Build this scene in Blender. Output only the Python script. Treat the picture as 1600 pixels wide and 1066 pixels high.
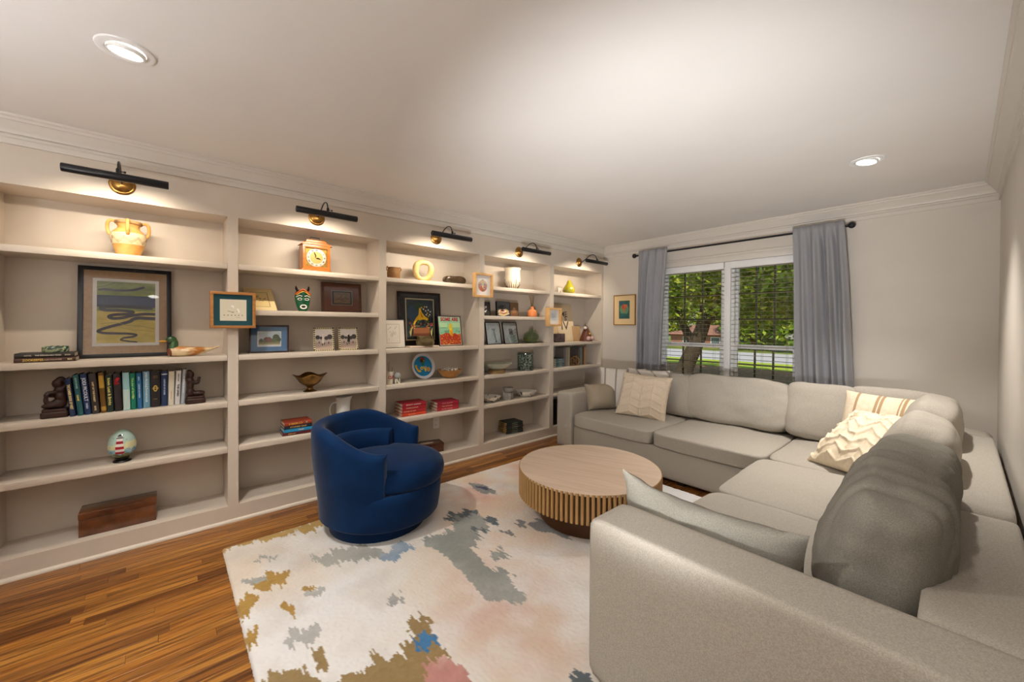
import bpy, bmesh, math, random
from mathutils import Vector, Matrix, noise
from math import sin, cos, pi, radians as R
random.seed(7)
S = bpy.context.scene
C = S.collection
for o in list(bpy.data.objects): bpy.data.objects.remove(o)

# ------------------------------------------------------------ camera, sky, sun, exposure
cam_d = bpy.data.cameras.new('camera'); cam = bpy.data.objects.new('camera', cam_d); C.objects.link(cam)
cam_d.sensor_width = 36; cam_d.lens = 616.6/1600*36; cam_d.shift_y = -(533-513.43)/1600
cam_d.clip_start = .02; cam_d.clip_end = 300
_r = Vector((.65935, .75181, .0052)); _u = Vector((-.01036, .00217, .99994)); _f = Vector((-.75176, .65937, -.00923))
_r.normalize(); _f.normalize(); _u = _r.cross(_f); _u.normalize()
cam.matrix_world = Matrix(((_r.x, _u.x, -_f.x, 3.2449), (_r.y, _u.y, -_f.y, .0023), (_r.z, _u.z, -_f.z, 1.3445), (0, 0, 0, 1)))
S.camera = cam
S.view_settings.view_transform = 'Standard'; S.view_settings.look = 'None'
S.view_settings.gamma = 1; S.view_settings.use_curve_mapping = False
S.view_settings.exposure = 0.0
W = bpy.data.worlds.new('sky'); S.world = W; W.use_nodes = True
nt = W.node_tree; bg = nt.nodes['Background']; sk = nt.nodes.new('ShaderNodeTexSky')
sk.sky_type = 'NISHITA'; sk.sun_disc = False; sk.sun_elevation = R(50); sk.sun_rotation = R(150); sk.air_density = 1.2
nt.links.new(sk.outputs[0], bg.inputs[0]); bg.inputs[1].default_value = .16
sun_d = bpy.data.lights.new('sun', 'SUN'); sun_d.energy = 5.0; sun_d.angle = R(.6); sun_d.color = (1, .93, .8)
sun = bpy.data.objects.new('sun', sun_d); C.objects.link(sun); sun.location = (6, -8, 12)
sun.rotation_euler = Vector((-.35, .75, -.9)).to_track_quat('-Z', 'Y').to_euler()
CAN_W = (150.0, 180.0, 80.0)   # downlights: by the shelves, over the sofa corner, an added unseen one behind the viewpoint (dimmed separately)
PIC_W = 3.4         # picture-light beams
PIC_E = 12.0      # picture-light emission
ADDED_SPOT_W = 275.0  # added unseen spotlight that brightens the far ceiling
ADDED_UP_E = 118.0       # added unseen uplights behind the viewpoint that brighten the ceiling

# ------------------------------------------------------------ materials
def lin(h):
    if isinstance(h, str):
        h = h.lstrip('#'); h = tuple(int(h[i:i+2], 16)/255 for i in (0, 2, 4))
    return tuple((c/12.92 if c <= .04045 else ((c+.055)/1.055)**2.4) for c in h[:3]) + (1,)
MATS = {}
def mat(name, col='#888888', rough=.5, metal=0, spec=.5, col2=None, nscale=8, stretch=(1, 1, 1), ndet=4, lo=.35, hi=.65,
        bump=0, bscale=60, bstretch=(1, 1, 1), sheen=0, trans=0, coat=0, emit=0, alpha=1, ior=1.45):
    if name in MATS: return MATS[name]
    m = bpy.data.materials.new(name); m.use_nodes = True; n = m.node_tree.nodes; l = m.node_tree.links
    b = n['Principled BSDF']
    b.inputs['Base Color'].default_value = lin(col); b.inputs['Roughness'].default_value = rough
    b.inputs['Metallic'].default_value = metal; b.inputs['Specular IOR Level'].default_value = spec
    b.inputs['IOR'].default_value = ior
    if sheen: b.inputs['Sheen Weight'].default_value = sheen; b.inputs['Sheen Roughness'].default_value = .4
    if trans: b.inputs['Transmission Weight'].default_value = trans
    if coat: b.inputs['Coat Weight'].default_value = coat; b.inputs['Coat Roughness'].default_value = .08
    if emit: b.inputs['Emission Color'].default_value = lin(col); b.inputs['Emission Strength'].default_value = emit
    tc = None
    if col2 or bump: tc = n.new('ShaderNodeTexCoord')
    def nz(scale, st, det):
        mp = n.new('ShaderNodeMapping'); mp.inputs['Scale'].default_value = st
        l.new(tc.outputs['Object'], mp.inputs[0])
        t = n.new('ShaderNodeTexNoise'); t.inputs['Scale'].default_value = scale; t.inputs['Detail'].default_value = det
        l.new(mp.outputs[0], t.inputs['Vector']); return t
    if col2:
        t = nz(nscale, stretch, ndet); cr = n.new('ShaderNodeValToRGB')
        cr.color_ramp.elements[0].position = lo; cr.color_ramp.elements[1].position = hi
        cr.color_ramp.elements[0].color = lin(col); cr.color_ramp.elements[1].color = lin(col2)
        l.new(t.outputs['Fac'], cr.inputs[0]); l.new(cr.outputs[0], b.inputs['Base Color'])
    if bump:
        t = nz(bscale, bstretch, 3); bp = n.new('ShaderNodeBump'); bp.inputs['Strength'].default_value = bump
        bp.inputs['Distance'].default_value = .004
        l.new(t.outputs['Fac'], bp.inputs['Height']); l.new(bp.outputs[0], b.inputs['Normal'])
    MATS[name] = m; return m
def flat(h, rough=.6): return mat('print_'+h.lstrip('#')+('' if rough == .6 else str(rough)), h, rough, spec=.3)
def emitter(name, col, strength):
    m = bpy.data.materials.new(name); m.use_nodes = True; n = m.node_tree.nodes; n.clear()
    e = n.new('ShaderNodeEmission'); o = n.new('ShaderNodeOutputMaterial'); e.inputs[0].default_value = (*col, 1); e.inputs[1].default_value = strength
    m.node_tree.links.new(e.outputs[0], o.inputs[0]); return m
def sheet_glass(name, tint=(1, 1, 1), f0=1.45):
    m = bpy.data.materials.new(name); m.use_nodes = True; n = m.node_tree.nodes; l = m.node_tree.links; n.clear()
    t = n.new('ShaderNodeBsdfTransparent'); g = n.new('ShaderNodeBsdfGlossy'); f = n.new('ShaderNodeFresnel'); x = n.new('ShaderNodeMixShader'); o = n.new('ShaderNodeOutputMaterial')
    t.inputs[0].default_value = (*tint, 1); g.inputs['Roughness'].default_value = .02; f.inputs[0].default_value = f0
    l.new(f.outputs[0], x.inputs[0]); l.new(t.outputs[0], x.inputs[1]); l.new(g.outputs[0], x.inputs[2]); l.new(x.outputs[0], o.inputs[0]); return m

PAINT = mat('greige_paint', '#d3cbc0', .45, col2='#cfc7bc', nscale=3, bump=.03, bscale=90)
SHELFP = mat('bookcase_paint', '#cec2b3', .38, col2='#cabeaf', nscale=4, bump=.02, bscale=70)
CEILP = mat('ceiling_paint', '#e6e2de', .7, col2='#e3dfdb', nscale=2)
TRIMP = mat('trim_paint', '#d3ccc2', .35)
WHITE = mat('white_paint', '#e9e8e6', .35)
BLACK = mat('black_metal', '#15151a', .35, spec=.5)
BRASS = mat('aged_brass', '#b58a4c', .28, metal=1, col2='#8d6534', nscale=30)
SOFA = mat('sofa_linen', '#b0a99e', .95, spec=.12, col2='#9e968a', nscale=300, stretch=(1, 1, 1), ndet=2, lo=.35, hi=.65, bump=.3, bscale=420)
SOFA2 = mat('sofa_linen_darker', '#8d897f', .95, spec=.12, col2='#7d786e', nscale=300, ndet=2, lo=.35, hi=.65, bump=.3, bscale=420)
VELVET = mat('navy_velvet', '#0a2c54', .75, spec=.1, col2='#082346', nscale=5, sheen=.12, bump=.06, bscale=300)
GLASS = sheet_glass('picture_glass')
WGLASS = sheet_glass('window_glass', (.97, .99, .98))

# ------------------------------------------------------------ mesh collector
class M:
    def __init__(s): s.v = []; s.f = []; s.mi = []; s.cur = 0
    def add(s, vs, fs, T=None):
        k = len(s.v); s.v += [tuple(T @ Vector(p)) if T else tuple(p) for p in vs]
        s.f += [tuple(i+k for i in f) for f in fs]; s.mi += [s.cur]*len(fs); return s
    def m(s, i): s.cur = i; return s
    def bb(s, x0, x1, y0, y1, z0, z1, T=None):
        v = [(x, y, z) for x in (x0, x1) for y in (y0, y1) for z in (z0, z1)]
        return s.add(v, [(0, 1, 3, 2), (4, 6, 7, 5), (0, 4, 5, 1), (2, 3, 7, 6), (0, 2, 6, 4), (1, 5, 7, 3)], T)
    def lathe(s, prof, seg=32, c=(0, 0, 0), axis='z', T=None, a0=0, sx=1, sy=1):
        vs = []; fs = []; n = len(prof)
        for (r, z) in prof:
            for k in range(seg):
                a = a0+2*pi*k/seg; x, y = r*cos(a)*sx, r*sin(a)*sy
                p = (x, y, z) if axis == 'z' else ((z, x, y) if axis == 'x' else (x, z, y))
                vs.append((p[0]+c[0], p[1]+c[1], p[2]+c[2]))
        for i in range(n-1):
            for k in range(seg):
                q = (k+1) % seg; f = (i*seg+k, i*seg+q, (i+1)*seg+q, (i+1)*seg+k)
                fs.append(f if axis != 'y' else f[::-1])
        if prof[0][0] > 1e-6: fs.append(tuple(range(seg))[::-1] if axis != 'y' else tuple(range(seg)))
        if prof[-1][0] > 1e-6:
            f = tuple((n-1)*seg+k for k in range(seg)); fs.append(f if axis != 'y' else f[::-1])
        return s.add(vs, fs, T)
    def tube(s, path, r, seg=8, closed=False, T=None):
        path = [Vector(p) for p in path]; n = len(path); vs = []; fs = []; prev = None
        rr = r if isinstance(r, (list, tuple)) else [r]*n
        for i, p in enumerate(path):
            a = path[(i-1) % n] if (closed or i > 0) else p; b = path[(i+1) % n] if (closed or i < n-1) else p
            t = (b-a).normalized()
            if prev is None: u = t.orthogonal().normalized()
            else:
                u = prev-t*prev.dot(t); u = u.normalized() if u.length > 1e-6 else t.orthogonal().normalized()
            prev = u; w = t.cross(u)
            for k in range(seg): vs.append(p+(u*cos(2*pi*k/seg)+w*sin(2*pi*k/seg))*rr[i])
        for i in range(n if closed else n-1):
            j = (i+1) % n
            for k in range(seg): q = (k+1) % seg; fs.append((i*seg+k, i*seg+q, j*seg+q, j*seg+k))
        if not closed: fs += [tuple(range(seg))[::-1], tuple((n-1)*seg+k for k in range(seg))]
        return s.add(vs, fs, T)
    def prism(s, poly, a0, a1, axis='y', T=None):
        n = len(poly)
        def P(p, a): return {'y': (p[0], a, p[1]), 'x': (a, p[0], p[1]), 'z': (p[0], p[1], a)}[axis]
        vs = [P(p, a0) for p in poly]+[P(p, a1) for p in poly]
        fs = [tuple(range(n)), tuple(range(2*n-1, n-1, -1))]+[(i, i+n, (i+1) % n+n, (i+1) % n) for i in range(n)]
        return s.add(vs, fs, T)
    def ell(s, c, r, seg=20, rings=12, T=None, p=1.0):
        vs = []; fs = []
        for i in range(rings+1):
            t = pi*i/rings
            for k in range(seg):
                a = 2*pi*k/seg
                def q(x): return math.copysign(abs(x)**p, x)
                vs.append((c[0]+r[0]*q(sin(t))*q(cos(a)), c[1]+r[1]*q(sin(t))*q(sin(a)), c[2]-r[2]*q(cos(t))))
        for i in range(rings):
            for k in range(seg):
                j = (k+1) % seg; fs.append((i*seg+k, i*seg+j, (i+1)*seg+j, (i+1)*seg+k))
        return s.add(vs, fs, T)
    def ring(s, w, h, b, x0, x1, T=None):      # rectangular frame in the YZ plane, origin bottom centre
        O = [(-w/2, 0), (w/2, 0), (w/2, h), (-w/2, h)]; I = [(-w/2+b, b), (w/2-b, b), (w/2-b, h-b), (-w/2+b, h-b)]
        vs = [(x, p[0], p[1]) for x in (x0, x1) for L in (O, I) for p in L]
        fs = []
        for i in range(4):
            j = (i+1) % 4
            fs += [(8+i, 8+j, 12+j, 12+i), (j, i, 4+i, 4+j), (i, j, 8+j, 8+i), (4+j, 4+i, 12+i, 12+j)]
        return s.add(vs, fs, T)
    def superbox(s, sx, sy, sz, n=8, seg=12, bulge=(0, 0, 0), fn=None, T=None):
        idx = {}; vs = []; fs = []
        def vert(p):
            k = tuple(round(c, 5) for c in p)
            if k in idx: return idx[k]
            # ease the grid outwards so the rounded rim gets more vertices
            e = [math.copysign(1-(1-abs(c))**1.35, c) for c in p]
            d = (abs(e[0])**n+abs(e[1])**n+abs(e[2])**n)**(1/n); q = [c/d for c in e]
            w = [1+bulge[0]*(1-e[1]**2)*(1-e[2]**2), 1+bulge[1]*(1-e[0]**2)*(1-e[2]**2), 1+bulge[2]*(1-e[0]**2)*(1-e[1]**2)]
            P = Vector((q[0]*sx/2*w[0], q[1]*sy/2*w[1], q[2]*sz/2*w[2]))
            if fn: P = fn(P, q)
            idx[k] = len(vs); vs.append(tuple(P)); return idx[k]
        for ax in range(3):
            for sg in (-1, 1):
                a, b = (ax+1) % 3, (ax+2) % 3
                for i in range(seg):
                    for j in range(seg):
                        qd = []
                        for (di, dj) in ((0, 0), (1, 0), (1, 1), (0, 1)):
                            p = [0, 0, 0]; p[ax] = sg; p[a] = -1+2*(i+di)/seg; p[b] = -1+2*(j+dj)/seg; qd.append(vert(p))
                        fs.append(tuple(qd) if sg > 0 else tuple(qd[::-1]))
        return s.add(vs, fs, T)
    def build(s, name, mats, parent=None, smooth=None, bevel=0, off=None, remesh=0, wnorm=False):
        me = bpy.data.meshes.new(name); v = s.v
        if off: v = [(p[0]-off[0], p[1]-off[1], p[2]-off[2]) for p in v]
        me.from_pydata(v, [], s.f)
        for mm in (mats if isinstance(mats, (list, tuple)) else [mats]): me.materials.append(mm)
        me.polygons.foreach_set('material_index', s.mi)
        if bevel:
            b = bmesh.new(); b.from_mesh(me)
            bmesh.ops.bevel(b, geom=[e for e in b.edges if e.is_manifold and e.calc_face_angle(0) > .5], offset=bevel, segments=2, affect='EDGES', profile=.5)
            b.to_mesh(me); b.free()
        if smooth is None: smooth = bool(bevel)
        if smooth:
            me.polygons.foreach_set('use_smooth', [True]*len(me.polygons))
            me.set_sharp_from_angle(angle=R(40 if smooth is True else smooth))
        me.update(); o = bpy.data.objects.new(name, me); C.objects.link(o)
        if parent: o.parent = parent
        if remesh:
            md = o.modifiers.new('merge', 'REMESH'); md.mode = 'VOXEL'; md.voxel_size = remesh; md.use_smooth_shade = True
            md2 = o.modifiers.new('soft', 'SMOOTH'); md2.iterations = 2
        return o
def tag(o, label, cat, group=None, kind=None):
    if label: o['label'] = label
    if cat: o['category'] = cat
    if group: o['group'] = group
    if kind: o['kind'] = kind
    return o
def thing(name, label, cat, loc=(0, 0, 0), rz=0, group=None):
    o = bpy.data.objects.new(name, None); C.objects.link(o); o.empty_display_size = .05
    o.location = loc; o.rotation_euler = (0, 0, rz); return tag(o, label, cat, group)
def struct(o, label=None): o['kind'] = 'structure'; (label and o.__setitem__('label', label)); return o
def place(o, loc, rot=(0, 0, 0)): o.location = loc; o.rotation_euler = rot; return o
def dup(o, parent=None, loc=None, rot=None):
    c = o.copy(); C.objects.link(c); c.parent = parent
    if loc is not None: c.location = loc
    if rot is not None: c.rotation_euler = rot
    return c
TEXT = {}
def text(s, size, mt, parent, loc, right=(0, 1, 0), up=(0, 0, 1), width=None, name='lettering', align='CENTER', bold=0):
    cu = bpy.data.curves.new('t', 'FONT'); cu.body = s; cu.size = size; cu.align_x = align; cu.align_y = 'CENTER'; cu.extrude = .0001
    cu.offset = bold; cu.resolution_u = 2
    t = bpy.data.objects.new('t', cu); C.objects.link(t)
    bpy.context.view_layer.update()
    dg = bpy.context.evaluated_depsgraph_get(); me = bpy.data.meshes.new_from_object(t.evaluated_get(dg))
    bpy.data.objects.remove(t); bpy.data.curves.remove(cu)
    me.materials.clear(); me.materials.append(mt); me.name = name
    r = Vector(right).normalized(); u = Vector(up).normalized(); n = r.cross(u)
    k = 1
    if width:
        xs = [v.co.x for v in me.vertices]; k = width/max(1e-6, max(xs)-min(xs))
    Mx = Matrix(((r.x*k, u.x, n.x, 0), (r.y*k, u.y, n.y, 0), (r.z*k, u.z, n.z, 0), (0, 0, 0, 1)))
    me.transform(Mx); o = bpy.data.objects.new(name, me); C.objects.link(o); o.parent = parent; o.location = loc; return o

# flat prints: coloured shapes in the YZ plane seen from +x, each laid a hair in front of the last
class Print:
    def __init__(s, x=0, y=0, z=0): s.M = M(); s.k = 0; s.mats = []; s.o = (x, y, z)
    def poly(s, pts, col):
        mt = flat(col) if isinstance(col, str) else col
        if mt not in s.mats: s.mats.append(mt)
        s.M.m(s.mats.index(mt)); s.k += 1; x = s.o[0]+.00012*s.k
        s.M.add([(x, s.o[1]+p[0], s.o[2]+p[1]) for p in pts], [tuple(range(len(pts)))]); return s
    def rect(s, a, b, c, d, col): return s.poly([(a, b), (c, b), (c, d), (a, d)], col)
    def disc(s, u, v, r, col, ry=None, n=16): return s.poly([(u+r*cos(2*pi*k/n), v+(ry or r)*sin(2*pi*k/n)) for k in range(n)], col)
    def ribbon(s, pts, w, col):
        pts = [Vector(p) for p in pts]; L = []; Rr = []
        ws = w if isinstance(w, (list, tuple)) else [w]*len(pts)
        for i, p in enumerate(pts):
            t = (pts[min(i+1, len(pts)-1)]-pts[max(i-1, 0)]).normalized(); nn = Vector((-t.y, t.x))*ws[i]/2
            L.append(p+nn); Rr.append(p-nn)
        mt = flat(col)
        if mt not in s.mats: s.mats.append(mt)
        s.M.m(s.mats.index(mt)); s.k += 1; x = s.o[0]+.00012*s.k
        for i in range(len(pts)-1):
            s.M.add([(x, s.o[1]+q[0], s.o[2]+q[1]) for q in (Rr[i], Rr[i+1], L[i+1], L[i])], [(0, 1, 2, 3)])
        return s
    def dots(s, n, a, b, c, d, r, cols, seed=1):
        rd = random.Random(seed)
        for _ in range(n):
            s.k -= 1 if s.k > 40 else 0
            s.disc(rd.uniform(a, c), rd.uniform(b, d), r*rd.uniform(.5, 1.3), rd.choice(cols), n=7)
        return s
    def build(s, parent, name='print'): return s.M.build(name, s.mats, parent)
def spline(pts, n=8):
    out = []
    for i in range(len(pts)-1):
        p0, p1, p2, p3 = [Vector(pts[max(0, min(len(pts)-1, j))]) for j in (i-1, i, i+1, i+2)]
        for k in range(n):
            t = k/n; out.append(.5*((2*p1)+(p2-p0)*t+(2*p0-5*p1+4*p2-p3)*t*t+(3*p1-p0-3*p2+p3)*t**3))
    return out+[Vector(pts[-1])]

# ------------------------------------------------------------ room shell
XR, YB, YF, ZC, DP = 3.42, 4.51, -1.80, 2.40, .285
# floor: oak strips, the visible ones one by one
OAKS = [mat('oak_%d' % i, a, .33, col2=b, nscale=4.2, stretch=(20, .8, 1), ndet=10, lo=.36, hi=.60, bump=.12, bscale=9, bstretch=(30, 1.5, 1), coat=.15)
        for i, (a, b) in enumerate([('#4e2a12', '#a06a2c'), ('#3c200e', '#8a5726'), ('#5c3315', '#ae7733'), ('#381c0c', '#7e4c20'), ('#522e15', '#98632a'), ('#633615', '#a86e2c')])]
GAP = mat('floor_gap', '#2a170c', .8)
m = M(); m.bb(-.32, XR+.1, YF-.1, YB+.2, -.12, -.012); floor = struct(m.build('floor', GAP), 'strip oak floor')
rd = random.Random(3); SW = .0572; planks = 0; hid = M(); base_mesh = {}
nst = int(XR/SW)+1
for i in range(nst):
    x0 = i*SW; y = YF+rd.uniform(-.6, 0)
    while y < YB:
        L = rd.choice([.45, .6, .75, .9, 1.15]); y0, y1 = max(y, YF), min(y+L, YB); y += L
        if y1-y0 < .05: continue
        k = rd.randrange(len(OAKS)); vis = (x0 < .42 and y1 > -.75 and y0 < 3.3) or (x0 < 1.66 and y0 < .3 and y1 > -.65)
        if vis and planks < 298:
            planks += 1; key = (round(y1-y0, 3), k)
            if key not in base_mesh or rd.random() < .5:
                mm = M(); l2 = (y1-y0)/2-.0006
                mm.bb(-SW/2+.0005, SW/2-.0005, -l2, l2, -.012, 0)
                o = mm.build('plank', OAKS[k], floor, bevel=.0008, smooth=False); base_mesh[key] = o.data
            else:
                o = bpy.data.objects.new('plank', base_mesh[key]); C.objects.link(o); o.parent = floor
            o.location = (x0+SW/2, (y0+y1)/2, -rd.uniform(0, .0006))
            if rd.random() < .5: o.rotation_euler.z = pi
        else:
            hid.m(k).bb(x0+.0005, min(x0+SW-.0005, XR), y0+.0006, y1-.0006, -.012, -.0004)
o = hid.build('plank_field', OAKS, floor); o['kind'] = 'stuff'
m = M(); m.bb(-.42, XR+.12, YF-.12, YB+.14, ZC, ZC+.15); struct(m.build('ceiling', CEILP), 'smooth pale painted ceiling')
m = M(); m.bb(-.42, -.302, YF, YB, -.012, ZC); struct(m.build('wall_left', PAINT))
m = M(); m.bb(XR, XR+.12, YF, YB, -.012, ZC); struct(m.build('wall_right', PAINT))
m = M(); m.bb(-.42, XR+.12, YF-.12, YF, -.012, ZC); struct(m.build('wall_front', PAINT))
WX0, WX1, WZ0, WZ1 = .825, 2.225, .70, 2.03
m = M(); m.bb(-.42, WX0, YB, YB+.14, -.012, ZC); m.bb(WX1, XR+.12, YB, YB+.14, -.012, ZC)
m.bb(WX0, WX1, YB, YB+.14, -.012, WZ0); m.bb(WX0, WX1, YB, YB+.14, WZ1, ZC); struct(m.build('wall_back', PAINT))
CROWN = [(0, 2.262), (.011, 2.262), (.012, 2.292), (.006, 2.298), (.006, 2.312), (.022, 2.315), (.024, 2.324), (.032, 2.334), (.044, 2.352), (.058, 2.368), (.064, 2.37), (.066, 2.382), (.076, 2.388), (.077, 2.3995), (0, 2.3995)]
m = M(); m.prism([(a, z) for a, z in CROWN], YF, YB, 'y'); struct(m.build('trim_1', TRIMP, smooth=30))
m = M(); m.prism([(YB-a, z) for a, z in CROWN][::-1], 0, XR, 'x'); struct(m.build('trim_2', TRIMP, smooth=30))
m = M(); m.prism([(XR-a, z) for a, z in CROWN][::-1], YF, YB, 'y'); struct(m.build('trim_3', TRIMP, smooth=30))
m = M(); m.prism([(YF+a, z) for a, z in CROWN], 0, XR, 'x'); struct(m.build('trim_4', TRIMP, smooth=30))
BB = [(0, 0), (.014, 0), (.014, .10), (.008, .115), (0, .12)]
m = M(); m.prism([(YB-a, z) for a, z in BB][::-1], 0, XR, 'x'); struct(m.build('baseboard_back', TRIMP))
m = M(); m.prism([(XR-a, z) for a, z in BB][::-1], YF, YB-.015, 'y'); struct(m.build('baseboard_right', TRIMP))
m = M(); m.prism([(YF+a, z) for a, z in BB], 0, XR-.015, 'x'); struct(m.build('baseboard_front', TRIMP))
# window casing on the room side
m = M(); m.bb(WX0-.07, WX0, YB-.014, YB, WZ0-.02, WZ1+.065); m.bb(WX1, WX1+.07, YB-.014, YB, WZ0-.02, WZ1+.065)
m.bb(WX0, WX1, YB-.014, YB, WZ1, WZ1+.065); m.bb(WX0-.08, WX1+.08, YB-.02, YB, WZ1+.065, WZ1+.085); m.bb(WX0-.09, WX1+.09, YB-.04, YB, WZ0-.03, WZ0)
struct(m.build('trim_5', TRIMP, bevel=.002), 'window casing painted like the wall')
# two double-hung windows side by side, mullion between
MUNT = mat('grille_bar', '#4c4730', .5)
XM = 1.585
for wi, (a, b) in enumerate([(WX0, XM-.03), (XM+.03, WX1)]):
    w = bpy.data.objects.new('window_%d' % (wi+1), None); C.objects.link(w); w.location = ((a+b)/2, YB+.1, WZ0)
    struct(w, ('left' if wi == 0 else 'right')+' white double-hung window with grille bars'); off = w.location.copy()
    m = M(); m.bb(a, a+.03, YB+.04, YB+.13, WZ0, WZ1); m.bb(b-.03, b, YB+.04, YB+.13, WZ0, WZ1)
    m.bb(a+.03, b-.03, YB+.04, YB+.13, WZ0, WZ0+.035); m.bb(a+.03, b-.03, YB+.04, YB+.13, WZ1-.03, WZ1); m.build('frame', WHITE, w, off=off, bevel=.002)
    for (z0, z1, yy) in ((WZ0+.035, 1.15, YB+.065), (1.105, WZ1-.03, YB+.095)):
        m = M(); m.bb(a+.03, a+.058, yy-.014, yy+.014, z0, z1); m.bb(b-.058, b-.03, yy-.014, yy+.014, z0, z1)
        m.bb(a+.058, b-.058, yy-.014, yy+.014, z0, z0+.045); m.bb(a+.058, b-.058, yy-.014, yy+.014, z1-.045, z1)
        sash = m.build('sash', WHITE, w, off=off, bevel=.002)
        m = M(); m.bb(a+.058, b-.058, yy-.002, yy+.002, z0+.045, z1-.045); m.build('pane', WGLASS, sash, off=off)
        n = 3
        for k in range(1, n):
            xx = a+.058+(b-a-.116)*k/n; m = M(); m.bb(xx-.008, xx+.008, yy-.008, yy+.008, z0+.045, z1-.045); m.build('muntin', MUNT, sash, off=off)
        for k in range(1, 3 if z1 > 1.5 else 2):
            zz = z0+.045+(z1-z0-.09)*k/(3 if z1 > 1.5 else 2); m = M(); m.bb(a+.058, b-.058, yy-.007, yy+.007, zz-.008, zz+.008); m.build('muntin', MUNT, sash, off=off)
m = M(); m.bb(XM-.03, XM+.03, YB+.012, YB+.13, WZ0, WZ1); struct(m.build('trim_6', WHITE, bevel=.003), 'white mullion between the windows')

# ------------------------------------------------------------ built-in bookcase
BK = thing('built_in_bookcase', 'greige painted built-in bookcase of open bays along the whole left wall', 'bookcase', (-.15, 1.4, 0)); bo = BK.location.copy()
SA, SB, SC, SD, SE, S0 = 1.747, 1.438, 1.129, .816, .508, .112
ST = [(-1.80, -1.7206), (-.735, -.6746), (.3137, .3724), (1.3553, 1.4173), (2.4042, 2.4679), (3.4502, 3.5151), (4.4715, 4.51)]
m = M(); m.bb(-.30, 0, YF, YB, 2.06, 2.398); m.build('header', SHELFP, BK, off=bo)
m = M(); m.bb(-.30, 0, YF, YB, 0, S0-.0); m.build('base', SHELFP, BK, off=bo)
m = M(); m.prism([(0, 0), (.016, 0), (.0155, .008), (.011, .015), (.004, .0195), (0, .02)], YF, YB, 'y'); m.build('shoe_moulding', SHELFP, BK, off=bo, smooth=True)
for a, b in ST:
    m = M(); m.bb(-DP, 0, a, b, S0, 2.06); m.build('divider', SHELFP, BK, off=bo)
for k in range(6):
    y0, y1 = ST[k][1], ST[k+1][0]
    m = M(); m.bb(-.30, -DP, y0-.03, y1+.03, S0, 2.06); m.build('back_panel', SHELFP, BK, off=bo)
    for z in ([SA, SB, SC, SD, SE] if k in (2, 4) else [SA, SC, SD, SE]):
        m = M(); m.bb(-DP, -.003, y0+.0015, y1-.0015, z-.036, z); m.build('shelf', SHELFP, BK, off=bo, bevel=.0015)
    m = M(); 
# ------------------------------------------------------------ picture lights
PICM = emitter('picture_light_glow', (1, .86, .70), PIC_E)
for k, yc in enumerate([-.187, .866, 1.90, 2.945, 3.985]):
    t = thing('picture_light', ['leftmost', 'second from the left', 'middle', 'second from the right', 'rightmost'][k]+' black tube picture light on a round brass plate above the shelves', 'picture light', (0, yc, 2.15), 0, 'picture lights along the bookcase header')
    m = M(); m.lathe([(.056, 0), (.058, .004), (.052, .009), (.046, .010), (.040, .018), (.022, .026), (.012, .030), (.0001, .031)], 32, axis='x'); m.build('backplate', BRASS, t, smooth=True)
    p = spline([(.02, 0, 0), (.06, 0, .002), (.11, 0, .03), (.16, 0, .06), (.215, 0, .068), (.262, 0, .045), (.282, 0, -.012)], 5)
    m = M(); m.tube(p, .0045, 8); m.build('arm', BLACK, t, smooth=True)
    m = M(); m.lathe([(.0001, -.016), (.009, -.014), (.009, .006), (.006, .012), (.0001, .014)], 12, c=(.28, 0, .004)); m.tube([(.28, 0, .0), (.28, .022, .0)], .003, 6); m.ell((.28, .026, 0), (.006, .006, .006), 10, 6); m.build('knuckle', BLACK, t, smooth=True)
    m = M(); m.lathe([(.0001, -.203), (.019, -.203), (.0215, -.200), (.0215, .200), (.019, .203), (.0001, .203)], 24, c=(.28, 0, -.03), axis='y'); m.build('shade', BLACK, t, smooth=True)
    m = M(); a = R(216); ux, uz = cos(a), sin(a)
    T = Matrix.Translation((.28+ux*.0203, 0, -.03+uz*.0203)) @ Matrix.Rotation(-a, 4, 'Y')
    m.bb(-.006, .0004, -.18, .18, -.0055, .0055, T); m.build('diffuser', PICM, t)
    d = bpy.data.lights.new('lamp_beam', 'AREA'); d.shape = 'RECTANGLE'; d.size = .36; d.size_y = .011; d.energy = PIC_W; d.spread = R(128); d.color = (1, .86, .69)
    o = bpy.data.objects.new('lamp_beam', d); C.objects.link(o); o.parent = t; o.location = (.28-.0175, 0, -.03-.0145); b_ = R(52)
    zz = Vector((cos(b_), 0, sin(b_))); xx = Vector((0, 1, 0)); yy = zz.cross(xx); o.rotation_euler = Matrix((xx, yy, zz)).transposed().to_euler()
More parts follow.
